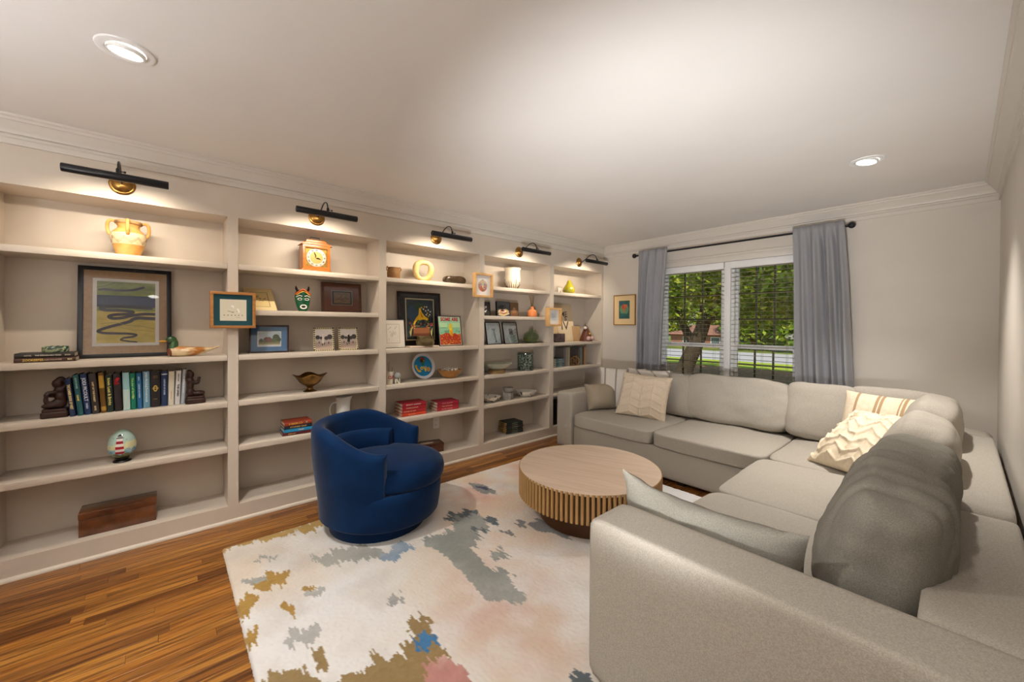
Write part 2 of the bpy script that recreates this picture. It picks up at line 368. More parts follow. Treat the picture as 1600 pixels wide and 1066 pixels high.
# ------------------------------------------------------------ recessed downlights
CANM = emitter('downlight_glow', (1, .96, .9), 14)
def spot(name, parent, loc, aim, watts, size, blend, col, rad):
    d = bpy.data.lights.new(name, 'SPOT'); d.energy = watts; d.spot_size = R(size); d.spot_blend = blend; d.color = col; d.shadow_soft_size = rad
    o = bpy.data.objects.new(name, d); C.objects.link(o); o.parent = parent; o.location = loc; o.rotation_euler = Vector(aim).to_track_quat('-Z', 'Y').to_euler(); return o
for k, (x, y, lb) in enumerate([(1.10, -.112, 'white round gimbal downlight in the ceiling near the shelves'), (2.835, 3.35, 'white round downlight in the ceiling above the corner of the sofa'),
                                (2.835, -.112, 'added unseen white round downlight in the ceiling behind the viewpoint')]):  # the third is added out of view to light the near sofa arm
    t = thing('recessed_downlight', lb, 'ceiling light', (x, y, ZC), .5, 'recessed ceiling lights')
    m = M(); m.lathe([(.058, -.001), (.060, -.006), (.080, -.008), (.086, -.006), (.088, -.0005)], 40); m.f = [f for f in m.f if len(f) == 4]; m.mi = m.mi[:len(m.f)]; m.build('trim_ring', WHITE, t, smooth=True)
    T = Matrix.Rotation(R(9), 4, 'Y')
    m = M(); m.lathe([(.047, -.010), (.050, -.014), (.056, -.014), (.058, -.008), (.058, -.0005)], 40, T=T); m.f = [f for f in m.f if len(f) == 4]; m.mi = m.mi[:len(m.f)]; m.build('gimbal', WHITE, t, smooth=True)
    m = M(); m.lathe([(.0001, -.0115), (.048, -.0115), (.048, -.009), (.0001, -.009)], 32, T=T); m.build('lens', CANM, t)
    spot('lamp_beam', t, (0, 0, -.02), Matrix.Rotation(-.5, 3, 'Z') @ Vector(((.22, .62, -1.3), (0, 0, -1), (0, 0, -1))[k]), CAN_W[k], (125, 98, 125)[k], .8, (1, .955, .90), .045)

# ------------------------------------------------------------ added unseen lamps that brighten the ceiling
UPM = emitter('added_uplight_glow', (.97, .985, 1), ADDED_UP_E)
for (x, y, lb) in ((1.6, -1.35, 'added unseen uplight near the front wall brightening the ceiling'), (3.1, -1.1, 'added unseen uplight beside the right wall brightening the ceiling')):
    t = thing('added_uplight', lb, 'added fill light', (x, y, 0), 0, 'added uplights')
    m = M(); m.lathe([(.0001, 0), (.14, 0), (.14, .012), (.03, .022), (.0001, .024)], 32); m.build('base', BLACK, t, smooth=True)
    m = M(); m.tube([(0, 0, .02), (0, 0, 1.30)], .011, 12); m.build('pole', BLACK, t, smooth=True)
    m = M(); m.lathe([(.0001, 1.29), (.03, 1.295), (.09, 1.32), (.155, 1.375), (.165, 1.40), (.160, 1.40), (.148, 1.378), (.0001, 1.36)], 40); m.build('shade', BLACK, t, smooth=True)
    m = M(); m.lathe([(.0001, 1.386), (.145, 1.386), (.145, 1.38), (.0001, 1.38)], 40); m.build('diffuser', UPM, t)

t = thing('added_spotlight', 'added unseen stand spotlight in front of the near sofa arm brightening the ceiling', 'added fill light', (2.96, .30, 0))  # added below the view to lift the ceiling towards the window
m = M(); m.lathe([(.0001, 0), (.07, 0), (.07, .01), (.012, .016), (.012, .68), (.0001, .68)], 24); m.build('base', BLACK, t, smooth=True)
aim = Vector((-1.45, 3.1, 1.75)).normalized(); T = Matrix.Translation((0, 0, .72)) @ aim.to_track_quat('Z', 'Y').to_matrix().to_4x4()
m = M(); m.lathe([(.0001, -.08), (.07, -.08), (.10, -.05), (.115, .05), (.110, .05), (.10, .01), (.0001, .01)], 28, T=T); m.build('head', BLACK, t, smooth=True)
spot('lamp_beam', t, tuple(T @ Vector((0, 0, .055))), aim, ADDED_SPOT_W, 84, 1, (.97, .985, 1), .10)

# ------------------------------------------------------------ blinds, rod, curtains
SLAT = mat('blind_slat_backlit', '#8b8669', .5)  # slats are white; the olive tone paints in their backlit shade
sl = {}
for wi, (a, b) in enumerate([(WX0+.012, XM-.034), (XM+.034, WX1-.012)]):
    t = thing('window_blind', 'white slatted blind lowered and open in the '+('left' if wi == 0 else 'right')+' window', 'blind', ((a+b)/2, YB+.02, WZ0+.03), 0, 'window blinds'); w = b-a; zt = WZ1-(WZ0+.03)
    m = M(); m.bb(-w/2, w/2, -.028, -.018, zt-.075, zt-.002); m.bb(-w/2, w/2, -.018, .02, zt-.045, zt-.002); m.build('valance', WHITE, t, bevel=.003)
    m = M(); m.superbox(w-.01, .048, .018, 8, 6); place(m.build('bottom_rail', WHITE, t, smooth=True), (0, 0, .012))
    n = 27
    me = M(); prof = [(-.022, 0), (0, .0006), (.022, 0), (.022, .0018), (0, .0024), (-.022, .0018)]
    me.prism(prof, -w/2+.006, w/2-.006, 'x'); first = None
    for k in range(n):
        z = .035+(zt-.115)*k/(n-1)
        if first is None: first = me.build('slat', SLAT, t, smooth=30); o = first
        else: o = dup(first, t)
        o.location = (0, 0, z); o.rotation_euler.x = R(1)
    for xx in (-w*.36, 0, w*.36):
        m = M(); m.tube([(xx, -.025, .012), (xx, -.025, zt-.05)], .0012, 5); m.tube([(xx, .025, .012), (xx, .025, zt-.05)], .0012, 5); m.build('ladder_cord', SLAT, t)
YR, ZR = 4.435, 2.217
t = thing('curtain_rod', 'thin black curtain rod with ball finials above the window', 'curtain rod', (1.56, YR, ZR))
m = M(); m.tube([(-1.02, 0, 0), (1.03, 0, 0)], .0095, 12); m.build('rod', BLACK, t, smooth=True)
for sx in (-1, 1):
    m = M(); xx = -1.03 if sx < 0 else 1.04
    m.ell((xx+.012*sx, 0, 0), (.027, .027, .027), 20, 14); m.lathe([(.013, -.006), (.013, .006)], 16, c=(xx-.018*sx, 0, 0), axis='x'); m.build('finial', BLACK, t, smooth=True)
    m = M(); bx = -.965 if sx < 0 else .972; m.tube([(bx, .07, -.02), (bx, .02, -.02), (bx, .0, -.012)], .005, 8); m.lathe([(.02, .0), (.02, .005), (.0001, .006)], 16, c=(bx, .068, -.02), axis='y'); m.build('bracket', BLACK, t, smooth=True)
CURT = mat('curtain_linen', '#929298', .9, spec=.15, col2='#a09f9f', nscale=120, stretch=(6, 6, 1), ndet=3, bump=.15, bscale=260, sheen=.1)
def curtain(lb, xa0, xa1, xb0, xb1, nf, seed):
    rdm = random.Random(seed); nu, nz = nf*16, 44; z1, z0 = 2.262, .03; vs = []; fs = []
    ph = [rdm.uniform(-.5, .5) for _ in range(nf+2)]; am = [rdm.uniform(.5, 1.25) for _ in range(nf+2)]
    for j in range(nz+1):
        t_ = j/nz; z = z1+(z0-z1)*t_
        e = t_**.8; xa = xa0+(xb0-xa0)*e; xb = xa1+(xb1-xa1)*e
        for i in range(nu+1):
            u = i/nu; q = u*nf; fi = int(min(q, nf-1)); top = max(0, min(1, (z-(ZR-.10))/.10))
            sh = sin(2*pi*q+.9*ph[fi]*t_*2)+.35*sin(4*pi*q+ph[fi]*4+z*1.2)*(1-top); A = (.019*top+.050*am[fi]*(1-top))*min(1, .6+t_)
            y = YR-.034+A*sh*.8+.008*noise.noise(Vector((u*4, z*1.5, seed)))*(1-top)
            y = min(y, YR-.0125 if z > ZR-.10 else YB-.045); y = max(y, YR-.068-.05*max(0, min(1, (z-.66)/.25))*(1-top))
            x = xa+(xb-xa)*(u+.03*sin(2*pi*q*.5+ph[fi])*t_*(1-t_*.4))+.010*sin(z*3+ph[fi]*3)*t_
            vs.append((x, y, z))
    for j in range(nz):
        for i in range(nu): a = j*(nu+1)+i; fs.append((a, a+1, a+nu+2, a+nu+1))
    m = M(); m.add(vs, fs); xc = (xa0+xa1)/2; o = m.build('curtain', CURT, None, smooth=60, off=(xc, YR, .03)); o.location = (xc, YR, .03)
    md = o.modifiers.new('thick', 'SOLIDIFY'); md.thickness = .003; md.offset = 0
    return tag(o, lb, 'curtain', 'grey linen curtains')
curtain('blue-grey linen curtain left of the window beside the small framed picture', .60, .972, .575, .86, 4, 1)
curtain('blue-grey linen curtain right of the window beside the bare wall', 2.193, 2.565, 2.235, 2.68, 4, 5)

# ------------------------------------------------------------ rug (tufted, abstract patches with ragged ikat edges)
RX0, RX1, RY0, RY1 = .383, 2.78, .25, 3.13
def H(i, s): return random.Random(i*7919+s*104729).random()
import numpy as np
def rug():
    st = .0062; nx, ny = int((RX1-RX0)/st), int((RY1-RY0)/st)
    X, Y = np.meshgrid(np.linspace(RX0, RX1, nx+1), np.linspace(RY0, RY1, ny+1), indexing='ij')
    def vn(X, Y, sc, seed):
        rg = np.random.RandomState(seed); g = rg.rand(64, 64); x = X*sc; y = Y*sc
        xi = np.floor(x).astype(int); yi = np.floor(y).astype(int); fx = x-xi; fy = y-yi; fx = fx*fx*(3-2*fx); fy = fy*fy*(3-2*fy)
        G = lambda a, b: g[a % 64, b % 64]
        return (G(xi, yi)*(1-fx)+G(xi+1, yi)*fx)*(1-fy)+(G(xi, yi+1)*(1-fx)+G(xi+1, yi+1)*fx)*fy
    def fb(X, Y, sc, seed): return (vn(X, Y, sc, seed)+.5*vn(X, Y, sc*2.1, seed+1)+.25*vn(X, Y, sc*4.3, seed+2))/1.75
    L = lambda h: np.array(lin(h)[:3])
    col = np.ones(X.shape+(3,))*L('#e2e0dd')
    def wash(h, cx, cy, rx, ry, amt, seed, sc=4):
        d = ((X-cx)/rx)**2+((Y-cy)/ry)**2; w = np.clip(1.15-d, 0, 1)*np.clip((fb(X, Y, sc, seed)-.25)*2.2, 0, 1)*amt
        col[:] = col*(1-w[..., None])+L(h)*w[..., None]
    cl = fb(X, Y, 5, 3); w = np.clip((cl-.5)*2, 0, .5)[..., None]; col[:] = col*(1-w)+L('#c6bfb6')*w
    wash('#e4caa8', .65, 2.4, .9, .95, .85, 11); wash('#d8a896', .75, 1.75, .32, .42, .95, 12, 6); wash('#dcab90', .58, 2.6, .25, .4, .9, 13, 6)
    wash('#dcc1a4', 1.35, 1.7, .7, .7, .85, 14); wash('#cfc3b4', 1.5, 2.0, .5, .45, .6, 15); wash('#cba79d', 1.85, 1.2, .45, .35, .8, 16, 6)
    wash('#cbb08e', 1.9, 1.1, .6, .5, .6, 17); wash('#d5bfa2', .75, .45, .4, .4, .7, 18); wash('#bdb3a6', .6, .5, .35, .5, .6, 19); wash('#d8c9b0', 1.3, .9, .5, .5, .4, 20)
    # ragged patches: teeth run across the rug (along x), shifted row by row
    rg = np.random.RandomState(5); tooth = .0135; jag = rg.rand(400)*2-1; jag2 = rg.rand(400)*2-1
    ti = np.floor((Y-RY0)/tooth).astype(int); ti2 = np.floor((Y-RY0)/(tooth*2.7)).astype(int)
    fr = (Y-RY0)/tooth-ti; dx = .042*jag[ti % 400]*(1-np.abs(2*fr-1))+.040*jag2[ti2 % 400]*.8
    dyj = .012*(vn(X, Y, 40, 77)*2-1)
    def patch(h, blobs, seed, thr=1., h2=None, rag=1.):
        XX = X+dx*rag; YY = Y+dyj*rag; F = np.zeros(X.shape)
        for (cx, cy, rx, ry) in blobs: F += np.exp(-1.1*(((XX-cx)/rx)**2+((YY-cy)/ry)**2))
        F *= .55+.9*fb(XX, YY, 14, seed); k = F > .36*thr
        c = L(h)
        cc = c*(.9+.25*fb(X, Y, 30, seed+3))[..., None]
        if h2 is not None: q = np.clip((fb(X, Y, 7, seed+9)-.4)*3, 0, 1)[..., None]; cc = cc*(1-q)+L(h2)*q
        col[k] = cc[k]
    GO, BR, GR, SL = '#a3803f', '#8f7850', '#9a9a93', '#5c6468'
    patch('#a98a4e', [(.385, .35, .035, .22), (.40, .60, .035, .22), (.40, .85, .05, .15), (.47, .78, .03, .2)], 21)
    patch(GO, [(.89, .40, .06, .06), (.94, .40, .04, .05), (.87, .46, .03, .04)], 22); patch(GO, [(1.02, .29, .05, .05), (1.08, .28, .05, .03)], 23)
    patch(GO, [(1.19, .43, .06, .022)], 24); patch(GO, [(1.07, .54, .025, .03)], 25); patch(GO, [(1.28, .27, .05, .03)], 26)
    patch(GR, [(.86, .34, .03, .06), (.66, .42, .02, .06)], 27); patch('#aaa9a4', [(1.12, .56, .03, .05), (1.41, .42, .05, .05), (1.39, .48, .04, .03)], 28)
    patch(BR, [(1.62, .27, .07, .06), (1.62, .36, .06, .045), (1.56, .46, .07, .03), (1.72, .36, .07, .06), (1.78, .45, .07, .06)], 29)
    patch(BR, [(1.70, .84, .07, .05), (1.85, .74, .09, .10), (1.80, .63, .06, .09), (1.76, .52, .06, .08), (1.95, .62, .1, .2)], 30)
    patch('#3f74a0', [(1.785, .81, .045, .05)], 31); patch('#b5827a', [(1.95, .79, .06, .05), (2.04, .78, .09, .08)], 32, h2='#c9a598')
    patch(GR, [(.88, .70, .06, .09), (.95, .82, .08, .09), (1.03, .90, .06, .06)], 33, h2='#a9a79d'); patch('#7f93a6', [(1.08, .97, .05, .06), (1.09, 1.06, .06, .06)], 34, h2='#9aa6b2')
    patch(GR, [(1.12, 1.24, .08, .07), (1.27, 1.30, .10, .10), (1.42, 1.27, .09, .07), (1.58, 1.25, .09, .07), (1.72, 1.23, .09, .07), (1.80, 1.28, .06, .05), (1.48, 1.45, .05, .06), (1.66, 1.33, .06, .06), (1.15, 1.45, .1, .12), (1.05, 1.55, .14, .1)], 35, h2='#8b8d86')
    patch(SL, [(.93, 1.50, .04, .09), (.96, 1.62, .04, .05), (1.14, 1.66, .07, .04), (1.20, 1.52, .03, .05)], 36)
    patch('#8d8c88', [(.68, 1.93, .10, .06), (.80, 1.93, .06, .04)], 37); patch('#4a4a68', [(.71, 1.94, .05, .035)], 38)
    patch('#7d7c78', [(1.43, 1.86, .09, .06), (1.60, 1.91, .08, .05), (1.30, 1.78, .04, .04), (1.33, 1.64, .04, .03)], 39)
    patch('#9b9a96', [(1.47, .83, .035, .04)], 40); patch(SL, [(2.32, 1.17, .05, .04)], 41)
    h = .013+.0035*fb(X, Y, 90, 50)*1.0+.003*rg.rand(*X.shape)
    edge = np.minimum(np.minimum(X-RX0, RX1-X), np.minimum(Y-RY0, RY1-Y)); h = h*np.clip(.35+edge/.012, 0, 1)
    jx = (rg.rand(*X.shape)-.5)*.003; jy = (rg.rand(*X.shape)-.5)*.003
    n0 = (nx+1)*(ny+1); cx, cy = (RX0+RX1)/2, (RY0+RY1)/2
    V = np.stack([X+jx-cx, Y+jy-cy, h], -1).reshape(-1, 3); I = np.arange(n0).reshape(nx+1, ny+1)
    F = np.stack([I[:-1, :-1], I[1:, :-1], I[1:, 1:], I[:-1, 1:]], -1).reshape(-1, 4)
    per = list(I[:, 0])+list(I[-1, 1:])+list(I[:-1, -1][::-1])+list(I[0, 1:-1][::-1])
    low = V[per].copy(); low[:, 2] = 0; V = np.vstack([V, low]); k = len(per)
    side = [(per[(i+1) % k], per[i], n0+i, n0+(i+1) % k) for i in range(k)]
    faces = [tuple(f) for f in F.tolist()]+side
    me = bpy.data.meshes.new('area_rug'); me.from_pydata(V.tolist(), [], faces)
    ca = me.color_attributes.new('pile', 'FLOAT_COLOR', 'POINT'); cc = np.ones((len(V), 4)); cc[:n0, :3] = col.reshape(-1, 3); cc[n0:, :3] = L('#b9ab93')
    ca.data.foreach_set('color', cc.ravel())
    m_ = mat('wool_pile', '#cccccc', .95, spec=.1, bump=.5, bscale=700, sheen=.3); n = m_.node_tree.nodes
    vc = n.new('ShaderNodeVertexColor'); vc.layer_name = 'pile'; m_.node_tree.links.new(vc.outputs[0], n['Principled BSDF'].inputs['Base Color'])
    me.materials.append(m_); me.polygons.foreach_set('use_smooth', [True]*len(me.polygons))
    o = bpy.data.objects.new('area_rug', me); C.objects.link(o); o.location = (cx, cy, .0005)
    tag(o, 'cream tufted rug with ragged gold, grey and rose patches on the wooden floor', 'rug')
rug()

# ------------------------------------------------------------ coffee table
t = thing('coffee_table', 'round low coffee table with ribbed wooden sides standing on the rug', 'coffee table', (1.525, 2.231, .016))
OAKT = mat('pale_oak', '#d6c0aa', .4, col2='#c3ab93', nscale=2.2, stretch=(1.2, 14, 1), ndet=7, lo=.25, hi=.75, bump=.05, bscale=10, bstretch=(2, 40, 1))
RIB = mat('rib_oak', '#b08a58', .45, col2='#97713f', nscale=6, stretch=(6, 6, .6)); DKW = mat('dark_oak', '#5e3b1e', .5, col2='#4c2e16', nscale=8)
m = M(); m.lathe([(.0001, .325), (.478, .325), (.482, .328), (.482, .341), (.479, .344), (.0001, .344)], 96); o = m.build('top', OAKT, t, smooth=True); o.rotation_euler.z = R(20)
m = M(); m.lathe([(.470, .165), (.470, .3245)], 96); m.build('drum', DKW, t, smooth=True)
m = M(); m.lathe([(.0001, .002), (.335, .002), (.34, .01), (.34, .1645), (.0001, .1645)], 64); m.build('plinth', DKW, t, smooth=True)
m = M(); rb = [(-.0095, .470), (-.0095, .483), (-.006, .4875), (.006, .4875), (.0095, .483), (.0095, .470)]
m.prism([(b, a) for a, b in rb], .160, .341, 'z'); NR = 96; first = m.build('rib', RIB, t, smooth=30)
for k in range(1, NR): dup(first, t, rot=(0, 0, 2*pi*k/NR))

# ------------------------------------------------------------ swivel chair (local +x is its front)
t = thing('swivel_chair', 'navy velvet barrel swivel chair standing on the rug in front of the shelves', 'armchair', (.64, 1.09, .016), R(46.5))
m = M(); m.lathe([(.0001, .0), (.305, .0), (.309, .006), (.309, .075), (.29, .08), (.0001, .08)], 64); m.build('swivel_base', VELVET, t, smooth=True)
m = M(); m.lathe([(.0001, .075), (.33, .075), (.352, .080), (.362, .092), (.372, .16), (.378, .24), (.378, .29), (.37, .30), (.0001, .30)], 64, c=(.025, 0, 0), sx=1.03); m.build('body', VELVET, t, smooth=True)
def shell(r_out, th, zb, zt_fn, amax, n=72, bot_taper=True, zin=None, rtop=None):
    vs = []; fs = []; K = 22
    for i in range(n+1):
        q = -1+2*i/n; a = pi+q*amax; e = max(0., (abs(q)-.955)/.045); s_ = math.sqrt(max(0, 1-e*e))*.999+.001
        aa = pi+math.copysign(min(abs(q), 1), q)*amax
        zt = zt_fn(abs(q)); thn = th*s_; zi = zin if zin is not None else zb
        for k in range(K):
            if k < 9:
                f = k/8; z = zb+(zt-th*.5*s_-zb)*f; ro = r_out(z)
                r = ro-th/2+thn/2
            elif k < 14:
                b = pi*(k-8)/6; z = zt-th*.5*s_+th*.5*s_*sin(b); r = r_out(zt)-th/2+thn/2*cos(b)
            else:
                f = (k-14)/7; z = zt-th*.5*s_+(zi-(zt-th*.5*s_))*f; r = r_out(max(z, zb))-th/2-thn/2-.012*sin(pi*f)
            vs.append((r*cos(aa), r*sin(aa), z))
    for i in range(n):
        for k in range(K): j = (k+1) % K; fs.append((i*K+k, (i+1)*K+k, (i+1)*K+j, i*K+j))
    fs += [tuple(range(K)), tuple(n*K+k for k in range(K))[::-1]]
    m = M(); m.add(vs, fs); return m
def sst(x): x = max(0, min(1, x)); return x*x*(3-2*x)
m = shell(lambda z: .368+.045*sst((z-.08)/.5), .085, .10, lambda q: .69-.135*sst((q-.42)/.55), R(118), zin=.29); m.build('backrest', VELVET, t, smooth=50)
m = shell(lambda z: .330+.02*(z-.4), .07, .38, lambda q: .565-.02*q, R(88), n=48, zin=.38); m.build('back_pad', VELVET, t, smooth=50)
def seatfn(P, q):
    P.z += .012*(1-min(1, (P.x**2+P.y**2)/.13)); return P
m = M(); pr_ = [(.0001, .295), (.34, .295), (.365, .302), (.378, .325), (.382, .365), (.374, .402), (.352, .425), (.30, .437), (.15, .444), (.0001, .446)]
vs_k = len(m.v); m.lathe(pr_, 64, c=(.035, 0, 0), sx=1.06, sy=.93)
m.v = [(x if x > 0 else x*.80, y if x > 0 else y*.82, z) for x, y, z in m.v]
m.build('seat_cushion', VELVET, t, smooth=60)

# ------------------------------------------------------------ sectional sofa
SF = thing('sectional_sofa', 'large pale grey linen L-shaped sectional sofa under the window and along the right wall', 'sofa', (2.2, 3.2, 0)); so = SF.location.copy()
AT, AW = .625, .215
SX0, SX1, SY0, SY1, NY = .325, 3.395, 3.215, 4.362, 1.195     # left end, right wall side, front of window run, back, near end
FX = 2.325                                              # front of the right-hand run
def sbox(name, x0, x1, y0, y1, z0, z1, n=40, seg=10, bulge=(0, 0, 0), fn=None, mt=SOFA, T=None):
    m = M(); m.superbox(x1-x0, y1-y0, z1-z0, n, seg, bulge, fn, Matrix.Translation(((x0+x1)/2, (y0+y1)/2, (z0+z1)/2)) @ (T or Matrix()))
    return m.build(name, mt, SF, smooth=70, off=so)
sbox('arm', SX0, SX0+AW, SY0, SY1-.002, .03, AT, 26)
sbox('arm', FX, SX1, NY, NY+AW, .03, AT, 26, 12)
sbox('back', SX0+AW+.002, SX1, SY1-.22, SY1, .03, AT-.004, 26)
sbox('back', SX1-.22, SX1, 2.402, SY1-.222, .03, AT-.004, 26)
sbox('back', SX1-.22, SX1, NY+AW+.002, 2.398, .03, AT-.004, 26)
sbox('base', SX0+AW+.002, SX1-.222, SY0+.005, SY1-.222, .03, .285, 40)
sbox('base', FX+.005, SX1-.222, NY+AW+.002, SY0+.003, .03, .285, 40)
FT = mat('dark_foot', '#1c1714', .5)
for (x, y) in [(.40, 3.30), (.40, 4.30), (1.7, 3.28), (2.42, 3.05), (2.42, 1.28), (3.32, 1.28), (3.32, 4.30), (3.3, 2.6)]:
    m = M(); z_ = .017 if (x < RX1 and y < RY1) else 0; m.bb(x-.03, x+.03, y-.03, y+.03, z_, .034); m.build('foot', FT, SF, off=so)
def wr(seed, amp, sc=6, st=(1, 1, 1)):
    def f(P, q):
        d = noise.noise(Vector((P.x*sc*st[0]+seed, P.y*sc*st[1], P.z*sc*st[2])))*amp
        d2 = noise.noise(Vector((P.x*sc*3*st[0]+seed, P.y*sc*3*st[1], P.z*sc*3*st[2])))*amp*.35
        return P+Vector(q).normalized()*(d+d2)
    return f
def seatc(x0, x1, y0, y1, seed):
    m = M(); f0 = wr(seed, .006, 5)
    def fn(P, q):
        P = f0(P, q)
        return P
    m.superbox(x1-x0, y1-y0, .135, 11, 26, (0.0, 0.0, .30), fn, Matrix.Translation(((x0+x1)/2, (y0+y1)/2, .348)))
    m.v = [(x, y, max(z, .286)) for x, y, z in m.v]
    return m.build('seat_cushion', SOFA, SF, smooth=60, off=so)
seatc(SX0+AW+.004, 1.44, SY0-.02, 4.16, 1); seatc(1.445, 2.325, SY0-.02, 4.16, 2); seatc(2.33, SX1-.224, SY0-.005, 4.16, 3)
seatc(FX-.02, SX1-.224, 2.372, SY0-.01, 4); seatc(FX-.02, SX1-.224, NY+AW+.005, 2.368, 5)
def backc(cx, cy, w, h, t_, rz, tilt, seed, z0=.425, amp=.012, n=4.5, st=(1, 1, 1), mt=SOFA, fnx=None, bl=.22):
    m = M(); f0 = wr(seed, amp, 5, st)
    def fn(P, q):
        P = f0(P, q); k = .5+P.z/h            # sag: thicker low down
        P.x *= 1.12-.30*k; 
        if fnx: P = fnx(P, q)
        return P
    T = Matrix.Translation((cx, cy, z0)) @ Matrix.Rotation(rz, 4, 'Z') @ Matrix.Rotation(tilt, 4, 'Y') @ Matrix.Translation((0, 0, h/2))
    m.superbox(t_, w, h, n, 48 if fnx else 26, (bl, .0, .03), fn, T); return m.build('back_cushion', mt, SF, smooth=60, off=so)
RW = -pi/2     # window run: cushion front (+x) turned to -y
backc(.86, 3.98, .60, .40, .22, RW, R(-13), 11, z0=.42, n=7, bl=.12); backc(1.33, 3.98, .44, .42, .22, RW, R(-13), 17, z0=.42, n=7, bl=.12)
backc(1.84, 3.965, .90, .44, .22, RW, R(-13), 12, n=7.5, bl=.12, amp=.016); backc(2.50, 3.97, .48, .45, .22, RW, R(-13), 13, n=7, bl=.12)
backc(2.90, 4.00, .50, .46, .22, RW, R(-10), 14, n=6, bl=.12)
backc(3.055, 3.76, .74, .465, .25, pi, R(-13), 15, n=5); backc(3.045, 3.03, .66, .44, .26, pi, R(-13), 16, n=5, amp=.016)
def fold(P, q):
    k = max(0, min(1, .5+P.y/1.0)); c = P.y*30+3.0*sin(P.z*7+P.x*5)+2*noise.noise(P*6); w1 = (1-abs(sin(c)))**2
    P.z -= .016*w1*max(0, q[2])*max(0, 1-abs(q[1])**4)
    P.x -= .013*w1*math.copysign(1, q[0])*abs(q[0])*max(0, 1-abs(q[1])**4)
    P.z -= .07*max(0, P.y-.15)*max(0, q[2])          # the near end sags
    P.y -= .030*sst((q[1]-.55)/.45)*sst((abs(q[0])-.25)/.75)
    return P
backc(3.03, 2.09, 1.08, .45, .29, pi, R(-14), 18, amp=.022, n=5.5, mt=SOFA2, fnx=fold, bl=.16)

# ------------------------------------------------------------ throw pillows
def pillow(name, lb, w, h, t_, loc, rz, tilt, mats, fn=None, n=30, roll=0, matfn=None, group='throw pillows on the sofa', wrk=.006, seed=0, zfn=None):
    m = M(); idx = {}
    for side in (1, -1):
        for i in range(n+1):
            for j in range(n+1):
                u, v = -1+2*i/n, -1+2*j/n; edge = abs(u) > .9999 or abs(v) > .9999
                if side == -1 and edge: idx[(-1, i, j)] = idx[(1, i, j)]; continue
                th = t_/2*max(0, (1-abs(u)**2.6)*(1-abs(v)**2.6))**.55
                y = w/2*u*(1-.06*(1-v*v)*abs(u)); z = h/2*v*(1-.06*(1-u*u)*abs(v))
                x = side*th
                d = noise.noise(Vector((y*9+seed, z*9, side*3)))*wrk*min(1, th/.02)
                x += side*d
                if fn and side == 1: x += fn(u, v)*min(1, th/.015)
                z += zfn(u, v) if zfn else 0
                idx[(side, i, j)] = len(m.v); m.v.append((x, y, z+h/2))
    for side in (1, -1):
        for i in range(n):
            for j in range(n):
                q = (idx[(side, i, j)], idx[(side, i+1, j)], idx[(side, i+1, j+1)], idx[(side, i, j+1)])
                m.f.append(q if side == 1 else q[::-1]); m.mi.append(matfn((i+.5)/n, (j+.5)/n) if matfn else 0)
    T = Matrix.Rotation(rz, 4, 'Z') @ Matrix.Rotation(tilt, 4, 'Y') @ Matrix.Rotation(roll, 4, 'X')
    m.v = [tuple(T @ Vector(p)) for p in m.v]
    # piping round the rim
    o = m.build(name, mats, None, smooth=70); o.location = loc
    return tag(o, lb, 'pillow', group)
OAT = mat('oat_linen', '#d6c6b0', .9, spec=.15, col2='#c8b7a0', nscale=200, bump=.2, bscale=350)
CRM = mat('cream_cotton', '#e2d3ba', .9, spec=.15, col2='#d8c7ac', nscale=40, bump=.25, bscale=120)
STR = mat('stripe_brown', '#a98a68', .9); STG = mat('stripe_grey', '#8d857c', .9); PLN = mat('pale_linen', '#cfc8bf', .9, spec=.15, col2='#c0b8ae', nscale=250, bump=.2, bscale=350)
def chev(u, v):
    zz = (v*3.0+.45*abs(((u*2.4) % 2)-1)*1.0) % 1.0; a = .009*math.exp(-((zz-.5)/.10)**2)
    c = ((u*2.4) % 1.0); a += .006*math.exp(-((min(c, 1-c))/.05)**2); return a
def crink(u, v):
    zz = (v*3.4+.75*abs(((u*3.0+.15*sin(v*5)) % 2)-1)+.7*noise.noise(Vector((u*2.2, v*2.2, 1)))) % 1.0
    a = .013*math.exp(-((zz-.5)/.13)**2); c = ((u*3.0+.15*sin(v*5)) % 1.0); a += .008*math.exp(-((min(c, 1-c))/.06)**2)
    return a+.008*noise.noise(Vector((u*5, v*5, 7)))
pillow('throw_pillow', 'small puffy tan-grey pillow squeezed into the left arm of the sofa', .38, .29, .24, (.675, 3.60, .425), R(-25), R(-22), [mat('tan_linen', '#9c8f7c', .95, spec=.1, bump=.2, bscale=350)], seed=3, wrk=.022)
pillow('throw_pillow', 'pale pillow with thin dark stripes standing behind the chevron pillow', .50, .46, .16, (.80, 3.74, .425), R(-62), R(-16), [PLN, STG], matfn=lambda a, b: 1 if any(abs(a-c) < .018 for c in (.12, .37, .6, .63, .86)) else 0, seed=4, n=56)
pillow('throw_pillow', 'pale patterned pillow peeking out at the back between striped pillow and back cushion', .46, .45, .14, (1.02, 3.86, .43), R(-80), R(-10), [PLN, STG], matfn=lambda a, b: 1 if abs((a+b) % .35-.17) < .02 else 0, seed=5, n=40)
pillow('throw_pillow', 'beige pillow stitched with a chevron pattern near the left arm of the sofa', .50, .46, .17, (1.13, 3.55, .42), R(-74), R(-24), [OAT], fn=chev, n=72, roll=R(-4), seed=6)
pillow('throw_pillow', 'white pillow with brown stripes lying back in the sofa corner', .52, .46, .17, (2.87, 3.68, .44), R(-104), R(-25), [CRM, STR], matfn=lambda a, b: 1 if any(abs(a-c) < w_ for c, w_ in ((.18, .018), (.42, .014), (.465, .01), (.66, .012), (.70, .012), (.88, .012), (.91, .01))) else 0, seed=7, n=60)
pillow('throw_pillow', 'crinkled cream pillow leaning in the corner in front of the striped one', .49, .52, .19, (2.745, 3.20, .43), R(-128), R(-50), [CRM], fn=crink, n=80, roll=R(5), seed=8, wrk=.012)

